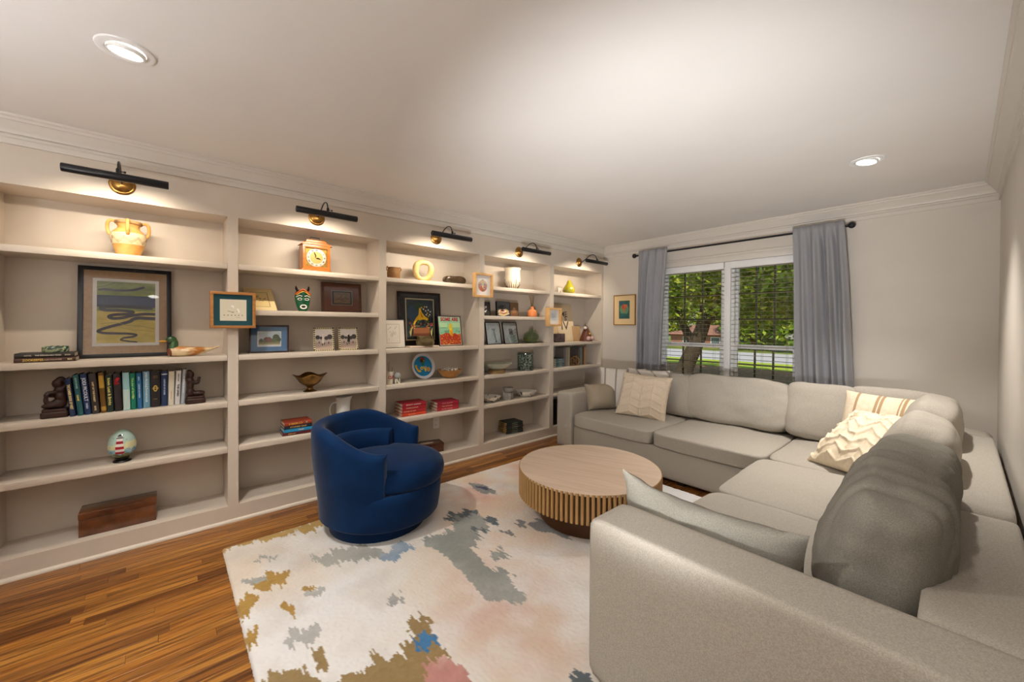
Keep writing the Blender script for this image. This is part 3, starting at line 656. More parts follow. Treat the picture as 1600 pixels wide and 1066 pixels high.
pillow('throw_pillow', 'flat grey lumbar pillow tucked behind the near arm of the sofa', .66, .275, .14, (2.615, 1.53, .415), R(90), R(-9), [SOFA2], n=40, wrk=.022, seed=9, zfn=lambda u, v: .016*max(0, v)*(u*u*1.6-.6)+.075*max(0, v)*max(0, u-.5)**1.5)

# ------------------------------------------------------------ generic makers for the things on the shelves
WALNUT = mat('walnut', '#5a3320', .35, col2='#432415', nscale=6, stretch=(3, 1, 6)); OAKF = mat('oak_frame', '#b57f45', .4, col2='#9c6835', nscale=8, stretch=(3, 1, 6))
MAPLE = mat('maple_frame', '#dcb076', .4, col2='#cf9f63', nscale=8); BLKF = mat('black_frame', '#17161a', .3); GOLDF = mat('gold_frame', '#a5793a', .35, metal=.7)
PAGE = mat('book_pages', '#d8cbb2', .8, col2='#c9bba0', nscale=200, stretch=(1, 1, .05))
def frame(lb, w, h, loc, fm, b=.02, depth=.02, rz=0, lean=0, board='#e9e4da', inset=None, art=None, glass=False, cat='picture', name='framed_picture', group=None, box=0):
    t = thing(name, lb, cat, loc, rz, group); t.rotation_euler = (0, -lean, rz)
    m = M(); m.ring(w, h, b, -depth, 0); m.build('frame', fm, t, bevel=.001)
    bd = -.006-box; m = M(); m.bb(-depth, bd, -w/2+b*.8, w/2-b*.8, b*.8, h-b*.8); m.build('mat_board', flat(board) if isinstance(board, str) else board, t)
    if inset is None: inset = (b, b)
    iw, ih = w-2*inset[0], h-2*inset[1]
    if art:
        p = Print(bd+.0006, -iw/2, inset[1]); art(p, iw, ih); p.build(t)
    if glass: m = M(); m.bb(-.0035, -.0025, -w/2+b*.9, w/2-b*.9, b*.9, h-b*.9); m.build('glass', GLASS, t)
    return t
def lathe_thing(name, lb, cat, loc, prof, mt, seg=36, group=None, rz=0, sx=1, sy=1):
    m = M(); m.lathe(prof, seg, sx=sx, sy=sy); o = m.build(name, mt, None, smooth=45); o.location = loc; o.rotation_euler.z = rz; return tag(o, lb, cat, group)
def hollow(prof, th=.004):      # outer profile bottom->top, returns closed profile with an inside
    top = prof[-1]; ins = [(max(.0002, r-th), z) for r, z in prof[::-1] if z > prof[0][1]+th]
    return [(.0001, prof[0][1])]+prof+ins+[(.0001, ins[-1][1])]
COV = {}
def cover(h, rough=.5): return mat('cover_'+h.lstrip('#'), h, rough, spec=.4)
def book_up(lb, th, h, d, col, loc, rz=0, lean=0, titles=(), group='books between the carved bookends', band=None, page=True):
    t = thing('book', lb, 'book', loc, rz, group); t.rotation_euler = (lean, 0, rz); k = cover(col)
    m = M(); c = .0025; m.bb(-d, -.003, -th/2, -th/2+c, 0, h); m.bb(-d, -.003, th/2-c, th/2, 0, h)
    m.prism([(-.003, -th/2), (.0, -th/2+.002), (.002, -th/4), (.003, 0), (.002, th/4), (0, th/2-.002), (-.003, th/2)], 0, h, 'z'); m.build('cover', k, t)
    m = M(); m.bb(-d+.005, -.0032, -th/2+c, th/2-c, .004, h-.005); m.build('pages', PAGE, t)
    if band:
        m = M()
        for (a, b_, cc) in band:
            pass
        for i, (a, b_, cc) in enumerate(band):
            m = M(); m.prism([(-.002, -th/2-.0003), (.0003, -th/2+.0018), (.0024, -th/4), (.0034, 0), (.0024, th/4), (.0003, th/2-.0018), (-.002, th/2+.0003)], a*h, b_*h, 'z'); m.build('spine_panel', cover(cc), t)
    for (s, zc, ln, sz, cc) in titles:      # reading downwards
        text(s, sz, flat(cc), t, (.0040, 0, zc*h), (0, 0, -1), (0, 1, 0), width=ln*h, bold=.0006)
    return t
def book_flat(lb, w, th, d, col, loc, rz=0, titles=(), group='stacked books', page=PAGE):
    # lying flat, spine facing +x, w runs along y
    t = thing('book', lb, 'book', loc, rz, group); c = .0025; k = cover(col); m = M()
    m.bb(-d, -.003, -w/2, w/2, 0, c); m.bb(-d, -.003, -w/2, w/2, th-c, th)
    m.prism([(-.003, 0), (0, .002), (.002, th*.3), (.0025, th/2), (.002, th*.7), (0, th-.002), (-.003, th)], -w/2, w/2, 'y'); m.build('cover', k, t)
    m = M(); m.bb(-d+.004, -.0032, -w/2+.004, w/2-.004, c, th-c); m.build('pages', page, t)
    for (s, yc, ln, sz, cc) in titles: text(s, sz, flat(cc), t, (.0034, yc*w, th/2), (0, 1, 0), (0, 0, 1), width=ln*w, bold=.0004)
    return t

# ------------------------------------------------------------ bay 1
OCH = mat('ochre_clay', '#c98a3e', .6, col2='#d8a862', nscale=14, bump=.15, bscale=60)
def amph():
    t = thing('amphora', 'ochre three-handled clay amphora on the top left shelf', 'vase', (-.13, -.168, SA), R(12))
    prof = [(.050, 0), (.054, .01), (.066, .05), (.077, .095), (.081, .120), (.077, .142), (.062, .160), (.051, .170), (.049, .182), (.056, .198), (.062, .206), (.062, .216), (.056, .219)]
    m = M(); m.lathe(hollow(prof, .006), 40); m.build('body', OCH, t, smooth=45)
    CB = mat('cream_slip', '#dfc9a0', .65, col2='#d2b98c', nscale=25); m = M(); m.lathe([(.0722, .072), (.0783, .098), (.0822, .120), (.0785, .140)], 40); m.f = [f for f in m.f if len(f) == 4]; m.mi = m.mi[:len(m.f)]; m.build('slip_band', CB, t, smooth=True)
    def rs(z): return .0722+(z-.072)*(.0822-.0722)/.048+.0015
    m = M()
    for ofs in (0, .010):
        m.tube([(rs(.078+ofs+.03*(k % 2))*cos(2*pi*k/16), rs(.078+ofs+.03*(k % 2))*sin(2*pi*k/16), .078+ofs+.03*(k % 2)) for k in range(16)], .0010, 5, closed=True)
    m.build('zigzag', flat('#5b4a3c'), t)
    m = M(); m.lathe([(.0625, .200), (.0640, .206), (.0635, .214)], 40); m.f = [f for f in m.f if len(f) == 4]; m.mi = m.mi[:len(m.f)]; m.build('rim_band', mat('dark_slip', '#6a4a34', .7, col2='#b58f60', nscale=40), t, smooth=True)
    for a in (R(-12), R(82), R(-102)):
        p = [Vector((r*cos(a), r*sin(a), z)) for r, z in [(.055, .208), (.076, .215), (.090, .200), (.092, .165), (.086, .138), (.074, .128)]]
        m = M(); m.tube(spline(p, 5), .0085, 8); m.build('handle', OCH, t, smooth=True)
amph()
def river(p, w, h):
    p.rect(0, 0, w, h, '#e9e4da'); b = .018; p.o = (p.o[0], p.o[1]+b, p.o[2]+b); w -= 2*b; h -= 2*b
    RM = mat('river_meadow', '#b5a03c', .6, col2='#e3cc72', nscale=9, stretch=(1, 1, 2.4), ndet=6, lo=.3, hi=.7, spec=.3); GM = mat('river_green', '#6f7a3a', .6, col2='#9aa35a', nscale=10, stretch=(1, 1, 2.4), ndet=6, spec=.3)
    p.rect(0, 0, w, h*.56, RM); p.rect(0, h*.52, w, h, GM); p.rect(0, h*.585, w, h*.775, '#2d3a58')
    p.rect(0, h*.585, w, h*.63, '#353c55'); D = '#3d3840'
    S_ = lambda pts: spline([(a*w, b_*h) for a, b_ in pts], 8)
    p.ribbon(S_([(.02, .855), (.12, .87), (.35, .86), (.6, .875), (.8, .93)]), .013, D)
    p.ribbon(S_([(.95, .575), (.6, .585), (.3, .595), (.08, .575), (.12, .535), (.4, .53), (.6, .51), (.52, .475), (.3, .46), (.2, .43), (.26, .40), (.42, .41), (.6, .45), (.8, .475), (1., .475)]), .018, D)
    p.ribbon(S_([(1., .40), (.85, .405), (.7, .41), (.6, .385), (.56, .355), (.42, .315), (.2, .26), (.03, .20), (.1, .165), (.3, .155), (.52, .15), (.66, .13), (.6, .10), (.45, .08), (.4, .05), (.5, .03), (.68, .01)]), [.022-.00011*k for k in range(129)], D)
    p.ribbon(S_([(.06, .31), (.3, .33), (.5, .29), (.75, .27), (.98, .23)]), .003, '#9a8a3c'); p.ribbon(S_([(.35, .27), (.55, .22), (.8, .2), (.98, .18)]), .003, '#b49a48')
    p.ribbon(S_([(.0, .9), (.15, .93), (.3, .99)]), .004, '#5a5a40')
BOARD = mat('kraft_mat', '#b8956c', .8, col2='#ad8a62', nscale=60)
frame('large black-framed print of a winding river between pale meadows on the left shelf', .425, .565, (-.195, -.182, SC+.001), BLKF, .024, .025, lean=R(6.5), board=BOARD, inset=(.062, .072), art=river, glass=True)
book_flat('brown flat book with gold title at the bottom of a pair under the mosaic dish', .22, .024, .15, '#4a3128', (-.03, -.488, SC+.0005), titles=[('ZOOKEEPER', -.2, .34, .017, '#d8b45a'), ('ALEX HOLLINGER', .12, .30, .009, '#b39a86'), ('MAX', .40, .08, .012, '#e8d8a0')], group='books under the mosaic dish')
book_flat('black flat book lying on the brown one under the mosaic dish', .215, .024, .148, '#2c2725', (-.032, -.490, SC+.0250), titles=[('THE REMARKABLE YEARS', .05, .44, .009, '#c8c0b4'), ('NOVEL', -.28, .12, .010, '#b0a8a0'), ('BOOKS', .38, .1, .009, '#c0b090')], group='books under the mosaic dish')
MOS = mat('abalone_mosaic', '#20443f', .2, col2='#b9c49a', nscale=55, ndet=2, lo=.42, hi=.56, coat=.6)
lathe_thing('trinket_dish', 'round low abalone mosaic dish on two stacked books', 'dish', (-.10, -.462, SC+.0495), hollow([(.046, 0), (.051, .005), (.052, .028), (.049, .034)], .006), MOS)
def duck():
    t = thing('duck_decoy', 'carved wooden mallard with green head beside the river picture', 'ornament', (-.085, .12, SC))
    WB = mat('duck_wood', '#b0702c', .3, col2='#e0c9a0', nscale=12, stretch=(2, 1, 2), ndet=3, lo=.42, hi=.6, coat=.3)
    m = M(); n = 22
    P = [(-.108, .012, .030, .020), (-.095, .026, .036, .030), (-.06, .036, .034, .034), (0, .040, .032, .031), (.05, .035, .034, .026), (.09, .024, .040, .016), (.125, .014, .048, .008), (.155, .004, .058, .003)]
    vs = []; fs = []
    for (y, rx, zc, rz_) in P:
        for k in range(n): a = 2*pi*k/n; vs.append((rx*cos(a), y, max(.0, zc+rz_*sin(a))))
    for i in range(len(P)-1):
        for k in range(n): j = (k+1) % n; fs.append((i*n+k, i*n+j, (i+1)*n+j, (i+1)*n+k))
    fs += [tuple(range(n))[::-1], tuple((len(P)-1)*n+k for k in range(n))]; m.add(vs, [f[::-1] for f in fs]); m.build('body', WB, t, smooth=60)
    m = M(); m.tube(spline([(0, -.082, .040), (0, -.080, .070), (0, -.078, .095), (0, -.090, .115)], 5), [.026-.0006*k for k in range(16)], 14); m.ell((0, -.092, .110), (.022, .028, .022), 18, 12); m.build('head', mat('mallard_green', '#173c20', .15, col2='#2c5a24', nscale=20, coat=.6), t, smooth=60)
    m = M(); m.ell((0, -.130, .100), (.011, .024, .006), 14, 8); m.build('beak', mat('duck_beak', '#d39a2a', .35), t, smooth=True)
    m = M(); m.ell((0, -.096, .032), (.029, .016, .029), 18, 12); m.build('chest', mat('duck_chest', '#6e3520', .35), t, smooth=True)
duck()
def memorial(p, w, h):
    p.rect(0, 0, w, h, '#d9d2bd')
    for k in range(6): p.disc(w*(.16+.135*k), h*.26, w*.028, '#59544a', ry=h*.022, n=8)
    p.ribbon([(w*.28, h*.46), (w*.4, h*.42), (w*.52, h*.40)], .003, '#7a6a5c'); p.ribbon([(w*.45, h*.37), (w*.53, h*.42)], .003, '#7a6a5c')
    for (a, b_, r) in ((.47, .62, .05), (.45, .70, .035), (.5, .68, .03), (.68, .50, .05), (.70, .43, .045), (.66, .56, .03)): p.disc(w*a, h*b_, w*r, '#f2eee4', n=9)
    p.disc(w*.45, h*.60, w*.02, '#8d8478'); p.disc(w*.64, h*.44, w*.02, '#8d8478')
    p.ribbon([(w*.6, h*.17), (w*.74, h*.15)], .002, '#8a8478')
t = frame('oak shadow box with teal mat and small white shells hung on the first divider', .250, .242, (.042, .342, 1.312), OAKF, .018, .041, board='#1f4a52', inset=(.052, .050), art=memorial, name='shadow_box', cat='shadow box', box=.004)
# carved bookends: lumps fused into one carving
CARV = mat('carved_wood', '#3a2018', .4, col2='#28140e', nscale=20, bump=.3, bscale=120)
def bookend(lb, loc, flip, lumps):
    t = thing('bookend', lb, 'bookend', loc, 0, 'carved bookends'); T = Matrix.Diagonal((1, flip, 1, 1))
    m = M()
    for (c, r) in lumps: m.ell((c[0], c[1]*flip, c[2]), r, 16, 10)
    m.build('figure', CARV, t, remesh=.0045)
    m = M(); m.superbox(.075, .105, .034, 10, 6, T=Matrix.Translation((0, 0, .017))); m.superbox(.068, .095, .02, 10, 6, T=Matrix.Translation((0, 0, .040))); m.build('plinth', CARV, t, smooth=50)
LUMP = [((0, .012, .075), (.028, .034, .030)), ((.004, -.012, .070), (.026, .030, .022)), ((0, .022, .115), (.026, .024, .034)), ((0, .020, .150), (.024, .026, .026)), ((.004, .010, .188), (.022, .024, .026)), ((0, .020, .212), (.016, .018, .014)),
        ((.012, -.012, .140), (.010, .026, .010)), ((.014, -.030, .125), (.011, .012, .016)), ((.010, -.034, .100), (.010, .010, .022)), ((-.012, -.006, .120), (.010, .030, .012)), ((.012, -.026, .066), (.014, .026, .014)), ((0, .034, .09), (.02, .012, .03)), ((0, .034, .17), (.014, .012, .05))]
bookend('dark carved bookend of a hunched figure left of the books', (-.085, -.462, SD), 1, LUMP)
LUMP2 = [((0, -.026, .075), (.026, .022, .034)), ((.004, .016, .066), (.024, .036, .018)), ((0, -.026, .115), (.022, .018, .038)), ((0, -.026, .150), (.022, .020, .022)), ((.004, -.024, .190), (.018, .019, .024)), ((0, -.032, .212), (.016, .014, .012)), ((0, -.040, .17), (.012, .010, .04)),
         ((.012, -.004, .140), (.009, .022, .009)), ((.012, .016, .150), (.009, .010, .018)), ((.012, .018, .168), (.009, .012, .008)), ((-.012, 0, .130), (.009, .024, .010)), ((0, .034, .062), (.02, .016, .012))]
bookend('dark carved bookend of a kneeling figure right of the books', (-.095, .148, SD), 1, LUMP2)
GO_ = '#d6b458'; SI = '#c8ccd2'
BKS = [('#1f2c4c', [('THE SUMMER BOOK OF WEST', .52, .66, .015, '#e0c88a')], None, 'navy book with a cream title, first from the left bookend'),
       ('#2a5a5e', [('ALICE MOSER', .80, .28, .009, '#8fb0a8'), ('novel', .44, .14, .012, GO_)], None, 'teal-green book second from the left bookend'),
       ('#20335c', [('JODI PICOULT', .62, .58, .020, '#d5dae4'), ('WISH', .22, .14, .012, '#aab4c8')], None, 'navy book with large white author name, third from the left'),
       ('#3a3230', [('LAST OF THE FOREST', .55, .50, .010, '#c9b48a'), ('BOOK', .14, .12, .010, '#c9b48a')], None, 'dark brown book with thin gold title, fourth from the left'),
       ('#6a4a1c', [], [(.62, .93, '#b8923a'), (.06, .16, '#b08a3c')], 'old gold and brown book, the fifth from the left'),
       ('#22302a', [('Kristin', .82, .2, .014, '#d8cc7a'), ('Lost & Bright', .44, .5, .018, '#d8cc7a')], None, 'black-green book with yellow script, sixth from the left'),
       ('#2e2526', [], None, 'black-brown book with a red blot on its spine, seventh from the left'),
       ('#9cc9cf', [], [(.02, .55, '#c6e0dc')], 'pale aqua book right of the red-blotted one'),
       ('#157a5e', [('The Joy of Spring', .60, .55, .011, '#a8d07a'), ('Co', .34, .1, .012, '#cfe08a')], None, 'emerald green book near the middle of the row'),
       ('#2f6da0', [('A BOOK ON WINDS', .50, .4, .009, '#b8d0e4'), ('SEA', .84, .12, .008, '#b8d0e4')], None, 'bright blue narrow book right of the green one'),
       ('#6e9db4', [('JODI PICOULT', .74, .46, .015, '#e4eef2'), ('HOUSE RULES', .34, .36, .011, '#d0e0e6')], None, 'light blue book with white author name, right half of the row'),
       ('#2a2528', [], None, 'wide black book with small gold ornament on its spine'),
       ('#26375c', [('CASTLES OF ROSES', .55, .46, .010, '#b0bccf')], [(.90, .93, '#c8ccd8')], 'navy book between the wide black book and the cream one'),
       ('#ddd6c4', [('dawn', .3, .25, .006, '#c8a888')], None, 'cream book third from the right bookend'),
       ('#e2e0de', [('THE LINEN', .42, .36, .013, '#3a3a3e'), ('ANNA BRAUN', .80, .24, .006, '#77777a')], None, 'white book with a black title, second from the right bookend'),
       ('#b9c0c8', [('a quiet house', .55, .5, .008, '#e8ecef')], None, 'silver-grey book next to the right bookend')]
BY = [(-.404, -.379, -.424, -.401, 1.031), (-.375, -.350, -.396, -.372, 1.049), (-.348, -.321, -.368, -.340, 1.052), (-.319, -.288, -.337, -.303, 1.05), (-.283, -.260, -.299, -.272, 1.053), (-.260, -.231, -.269, -.238, 1.037), (-.230, -.193, -.237, -.204, 1.043), (-.191, -.160, -.198, -.165, 1.045), (-.160, -.132, -.165, -.140, 1.039),
      (-.131, -.107, -.138, -.112, 1.038), (-.105, -.072, -.109, -.074, 1.045), (-.072, -.024, -.071, -.025, 1.041), (-.022, .010, -.021, .010, 1.038), (.011, .042, .013, .045, 1.035), (.043, .071, .049, .080, 1.036), (.073, .095, .081, .109, 1.042)]
for i, ((col, ti, band, lb), (b0, b1, t0, t1, zt)) in enumerate(zip(BKS, BY)):
    th = min(b1-b0, t1-t0)-.001; yb = (b0+b1)/2; h = zt-SD; yt = (t0+t1)/2; x = -.045-.075*i/15
    tb = book_up(lb, th, h*.995, .145, col, (x, yb, SD+th*.5*abs(yt-yb)/h), 0, math.atan2(yb-yt, h), ti, band=band)
    if i == 6: p = Print(.0034, 0, 0); p.dots(14, -.009, h*.72, .009, h*.86, .006, ['#c02030', '#8f1824'], 3); p.build(tb, 'spine_blot')
    if i == 11:
        p = Print(.0034, 0, 0); p.rect(-.011, h*.82, .011, h*.825, GO_).rect(-.011, h*.86, .011, h*.865, GO_).disc(0, h*.52, .010, GO_, ry=.020).disc(0, h*.52, .006, '#3a2a20', ry=.013).rect(-.016, h*.505, .016, h*.515, GO_).rect(-.014, h*.535, .014, h*.545, GO_).rect(-.009, h*.22, .009, h*.228, GO_); p.build(tb, 'spine_ornament')
def egg():
    t = thing('painted_egg', 'painted egg with a red and white lighthouse on a small stand', 'ornament', (-.095, -.198, SE))
    zc, rz_, rr = .108, .088, .064; n, rg = 56, 44; m = M(); vs = []; fs = []; mi = []
    def srf(a, ph, o=0): k = 1-.10*sin(ph); return ((rr*cos(ph)*k+o)*cos(a), (rr*cos(ph)*k+o)*sin(a), zc+(rz_+o)*sin(ph))
    for i in range(rg+1):
        ph = -pi/2+pi*i/rg
        for k in range(n): vs.append(srf(2*pi*k/n, ph))
    for i in range(rg):
        for k in range(n):
            j = (k+1) % n; fs.append((i*n+k, i*n+j, (i+1)*n+j, (i+1)*n+k)); z = zc+rz_*sin(-pi/2+pi*(i+.5)/rg)+.004*sin(k*1.3)
            mi.append(3 if z < .058+.004*sin(k*.9) else (2 if z < .084 else (1 if z < .118+.01*sin(k*.23) else 0)))
    m.v, m.f, m.mi = vs, fs, mi
    m.build('egg', [mat('egg_sky', '#b8d4c8', .18, coat=.5), mat('egg_haze', '#dedcae', .18, coat=.5), mat('egg_sea', '#4f8fb4', .18, col2='#a9cfd8', nscale=40, stretch=(1, 1, 5), coat=.5), mat('egg_rock', '#4a5230', .3, col2='#7a7a44', nscale=50, coat=.4)], t, smooth=True)
    def pt(a0, a1, p0, p1, col, a0t=None, a1t=None):
        mm = M(); N = 6; a0t = a0 if a0t is None else a0t; a1t = a1 if a1t is None else a1t
        vv = []
        for i in range(N+1):
            f = i/N
            for k in range(N+1):
                g = k/N; aa = (a0+(a1-a0)*g)*(1-f)+(a0t+(a1t-a0t)*g)*f; vv.append(srf(aa, p0+(p1-p0)*f, .0008))
        mm.add(vv, [(i*(N+1)+k, i*(N+1)+k+1, (i+1)*(N+1)+k+1, (i+1)*(N+1)+k) for i in range(N) for k in range(N)]); mm.build('lighthouse_band', flat(col, .25), t, smooth=True)
    a = -.12
    for i in range(6): p0 = -.60+.18*i; w0 = .34-.022*i; pt(a-w0, a+w0, p0, p0+.181, ['#a82c34', '#e8e2da'][i % 2], a-w0+.012, a+w0-.012)
    pt(a-.30, a+.30, .48, .53, '#2a2a30'); pt(a-.19, a+.19, .53, .66, '#8a8a80'); pt(a-.27, a+.27, .66, .80, '#1c1c22', a-.04, a+.04)
    for (aa, pp) in ((-.55, .5), (.35, .75), (.5, .35), (-.75, -.1)): pt(a+aa-.06, a+aa+.06, pp, pp+.03, '#4a4a4a')
    m = M(); m.lathe([(.0001, 0), (.040, 0), (.043, .004), (.040, .010), (.030, .016), (.034, .026), (.030, .029), (.0001, .030)], 32); m.build('stand', mat('black_lacquer', '#14100e', .2), t, smooth=True)
egg()
t = thing('wooden_chest', 'glossy brown burl wood box on the bottom left shelf', 'box', (-.068, -.211, S0))
BURL = mat('burl', '#452311', .22, col2='#744325', nscale=11, ndet=8, lo=.3, hi=.7, coat=.5); m = M(); m.bb(-.15, 0, -.165, .165, 0, .098); m.build('body', BURL, t, bevel=.002)
m = M(); m.bb(-.152, .001, -.167, .167, .0995, .136); m.build('lid', BURL, t, bevel=.003); m = M(); m.bb(-.148, -.002, -.163, .163, .098, .0995); m.build('seam', flat('#1c0d06'), t)

# ------------------------------------------------------------ bay 2
def clock():
    t = thing('mantel_clock', 'oak mantel clock with a brass dial on the top shelf of the second bay', 'clock', (-.12, .885, SA)); OK_ = mat('clock_oak', '#b56c2c', .3, col2='#9a571f', nscale=10, stretch=(2, 1, 6), coat=.2)
    w, d = .20, .11
    m = M(); m.bb(-d/2-.006, d/2+.006, -w/2-.012, w/2+.012, 0, .012); m.bb(-d/2-.002, d/2+.002, -w/2-.006, w/2+.006, .012, .02); m.build('plinth', OK_, t, bevel=.002)
    m = M(); m.bb(-d/2, d/2-.012, -w/2+.002, w/2-.002, .02, .205); m.build('case', OK_, t)
    m = M(); m.ring(w-.002, .187, .022, d/2-.012, d/2+.002, Matrix.Translation((0, 0, .019))); m.build('door_frame', OK_, t, bevel=.0015)
    m = M(); 
    for (a, z0, z1) in ((.014, .206, .215), (.004, .215, .226), (-.022, .226, .250)): m.prism([(-w/2-a, z0), (w/2+a, z0), (w/2+a-.012, z1), (-w/2-a+.012, z1)], -d/2-a*.4, d/2+a*.4, 'x')
    m.build('pediment', OK_, t, bevel=.0015)
    m = M(); m.tube([(0, -.032, .250), (0, -.034, .274), (0, .034, .274), (0, .032, .250)], .003, 8); m.build('handle', BLACK, t, smooth=True)
    BD = mat('dial_brass', '#c9a556', .3, metal=.8, col2='#a88238', nscale=60); m = M(); m.bb(d/2-.0125, d/2-.010, -.082, .082, .037, .187); m.build('dial_plate', BD, t)
    zc = .112; m = M(); m.lathe([(.046, .0), (.070, .0), (.070, .002), (.046, .002), (.046, 0)], 48, c=(d/2-.0102, 0, zc), axis='x'); m.f = [f for f in m.f if len(f) == 4]; m.mi = m.mi[:len(m.f)]; m.build('chapter_ring', mat('silvered', '#d5cfc0', .3, metal=.5), t)
    m = M(); m.lathe([(.0001, .0012), (.045, .0012)], 40, c=(d/2-.0102, 0, zc), axis='x'); m.f = [f for f in m.f if len(f) == 4]; m.mi = m.mi[:len(m.f)]; m.build('dial_centre', mat('dial_gold', '#d9b970', .3, metal=.6), t)
    for k, nm in enumerate(['XII', 'I', 'II', 'III', 'IIII', 'V', 'VI', 'VII', 'VIII', 'IX', 'X', 'XI']):
        a = pi/2-2*pi*k/12; text(nm, .014, flat('#2a2622'), t, (d/2-.0072, .058*cos(a), zc+.058*sin(a)), (0, sin(a), -cos(a)), (0, cos(a), sin(a)), name='numeral', bold=.0004)
    for (a, L, w_) in ((R(112), .050, .004), (R(-22), .036, .005)):
        m = M(); u = Vector((0, cos(a), sin(a))); v = Vector((0, -sin(a), cos(a))); o_ = Vector((d/2-.006, 0, zc))
        m.add([tuple(o_-u*.012-v*w_*.5), tuple(o_-u*.012+v*w_*.5), tuple(o_+u*L*.5+v*w_), tuple(o_+u*L), tuple(o_+u*L*.5-v*w_)], [(0, 4, 3, 2, 1)]); m.build('hand', flat('#2a211a'), t)
    m = M(); m.lathe([(.006, 0), (.006, .004), (.0001, .005)], 12, c=(d/2-.008, 0, zc), axis='x'); m.build('hand_boss', BD, t)
clock()
def faded(p, w, h):
    p.rect(0, 0, w, h, '#3c3020'); p.rect(.003, .003, w-.003, h-.003, '#d9bf86'); p.dots(26, w*.1, h*.35, w*.9, h*.8, .008, ['#b59a64', '#c4a970', '#a58a58'], 8)
frame('cream-matted faded print lying tilted behind the teal shadow box', .182, .285, (-.035, .522, SB+.002), mat('cream_mat', '#d8c08e', .7), .002, .012, lean=R(53), board=mat('cream_mat2', '#dcc592', .7), inset=(.036, .05), art=faded)
def mask():
    t = thing('carved_mask', 'green painted carved mask with horns on the second bay shelf', 'mask', (-.09, .793, SB), R(-4)); t.rotation_euler = (0, R(-8), R(-4))
    GRN = mat('mask_green', '#0c5a34', .3, col2='#0a4a2c', nscale=20); m = M(); n = 24
    P = [(.026, .0, .014), (.034, .015, .020), (.044, .045, .026), (.052, .085, .030), (.054, .115, .030), (.052, .140, .026), (.040, .165, .018)]
    vs = []; fs = []
    for (ry, z, rx) in P:
        for k in range(n): a = 2*pi*k/n; x = rx*cos(a); vs.append((x if x > 0 else x*.3, ry*sin(a), z))
    for i in range(len(P)-1):
        for k in range(n): j = (k+1) % n; fs.append((i*n+k, i*n+j, (i+1)*n+j, (i+1)*n+k))
    fs += [tuple(range(n))[::-1], tuple((len(P)-1)*n+k for k in range(n))]; m.add(vs, fs); m.build('face', GRN, t, smooth=60)
    ORG = mat('mask_orange', '#c4521c', .35); WH = mat('mask_white', '#d8d8d0', .4); BK_ = mat('mask_black', '#17130f', .4)
    m = M(); m.tube([(.020, -.052, .128), (.034, -.025, .150), (.036, 0, .166), (.034, .025, .150), (.020, .052, .128)], .006, 8); m.build('headband', ORG, t, smooth=True)
    m = M(); m.tube([(.030, -.044, .122), (.040, -.02, .140), (.040, 0, .150), (.040, .02, .140), (.030, .044, .122)], .003, 8); m.build('headband_stripe', mat('mask_yellow', '#d8b040', .4), t, smooth=True)
    m = M(); m.prism([(-.010, .120), (.010, .120), (.006, .145), (0, .152), (-.006, .145)], .02, .042, 'x'); m.build('crest', GRN, t, bevel=.002)
    for s in (-1, 1):
        m = M(); m.tube([(.005, s*.032, .155), (.006, s*.042, .175), (.004, s*.044, .196)], [.010, .009, .004], 10); m.build('horn', BK_, t, smooth=True)
        m = M(); m.tube([(.036, s*.008, .112), (.036, s*.026, .118), (.022, s*.048, .108)], .003, 8); m.build('brow', WH, t, smooth=True)
        m = M(); m.tube([(.033+.0*k, s*.024+.015*cos(2*pi*k/12), .090+.008*sin(2*pi*k/12)) for k in range(12)], .0025, 6, closed=True); m.build('eye_rim', WH, t, smooth=True)
        m = M(); m.ell((.029, s*.024, .090), (.006, .010, .004), 12, 8); m.build('eye', BK_, t, smooth=True)
    m = M(); m.ell((.032, 0, .078), (.016, .010, .024), 14, 10); m.build('nose', GRN, t, smooth=True)
    m = M(); m.tube([(.027, .020*cos(2*pi*k/16), .032+.014*sin(2*pi*k/16)) for k in range(16)], .005, 8, closed=True); m.build('lips', WH, t, smooth=True)
    m = M(); m.ell((.022, 0, .032), (.006, .015, .009), 12, 8); m.build('mouth', BK_, t, smooth=True)
mask()
def relief(p, w, h):
    p.rect(0, 0, w, h, '#c9bda6'); p.rect(.003, .003, w-.003, h-.003, '#2a2420'); p.rect(w*.11, h*.13, w*.89, h*.87, '#8a6a48')
    for pts in ([(.2, .7), (.35, .78), (.5, .7), (.42, .55), (.55, .42)], [(.2, .3), (.35, .42), (.5, .32), (.65, .5), (.8, .45)], [(.55, .75), (.68, .8), (.75, .68), (.65, .62)], [(.3, .2), (.5, .22), (.7, .3)]):
        p.ribbon(spline([(a*w, b_*h) for a, b_ in pts], 6), .004, '#3a2618')
RUST = mat('rust_mat', '#7c3c20', .6, col2='#70341a', nscale=40)
frame('rust-brown matted frame around a small dark relief print on the second bay shelf', .322, .254, (-.205, 1.125, SB+.001), WALNUT, .018, .022, lean=R(5), board=RUST, inset=(.076, .066), art=relief, glass=True)
def cottage(p, w, h):
    p.rect(0, 0, w, h, '#e6e6e2'); b = .008; p.rect(b, b*2, w-b, h-b, '#c6d2d6'); p.rect(b, b*2, w-b, h*.42, '#8a8a5a')
    p.poly([(w*.25, h*.28), (w*.62, h*.28), (w*.62, h*.5), (w*.52, h*.62), (w*.34, h*.62), (w*.25, h*.5)], '#7a5244')
    for (a, b_, r, c) in ((.16, .40, .08, '#55603c'), (.78, .58, .15, '#4e5c3e'), (.70, .42, .10, '#5f6c44'), (.9, .45, .09, '#48563a'), (.3, .36, .06, '#6b7448')): p.disc(w*a, h*b_, w*r, c, ry=h*r*1.5)
    p.rect(b, b*2, w-b, h*.22, '#a9a070')
BLUEM = mat('blue_mat', '#4d7aa4', .7)
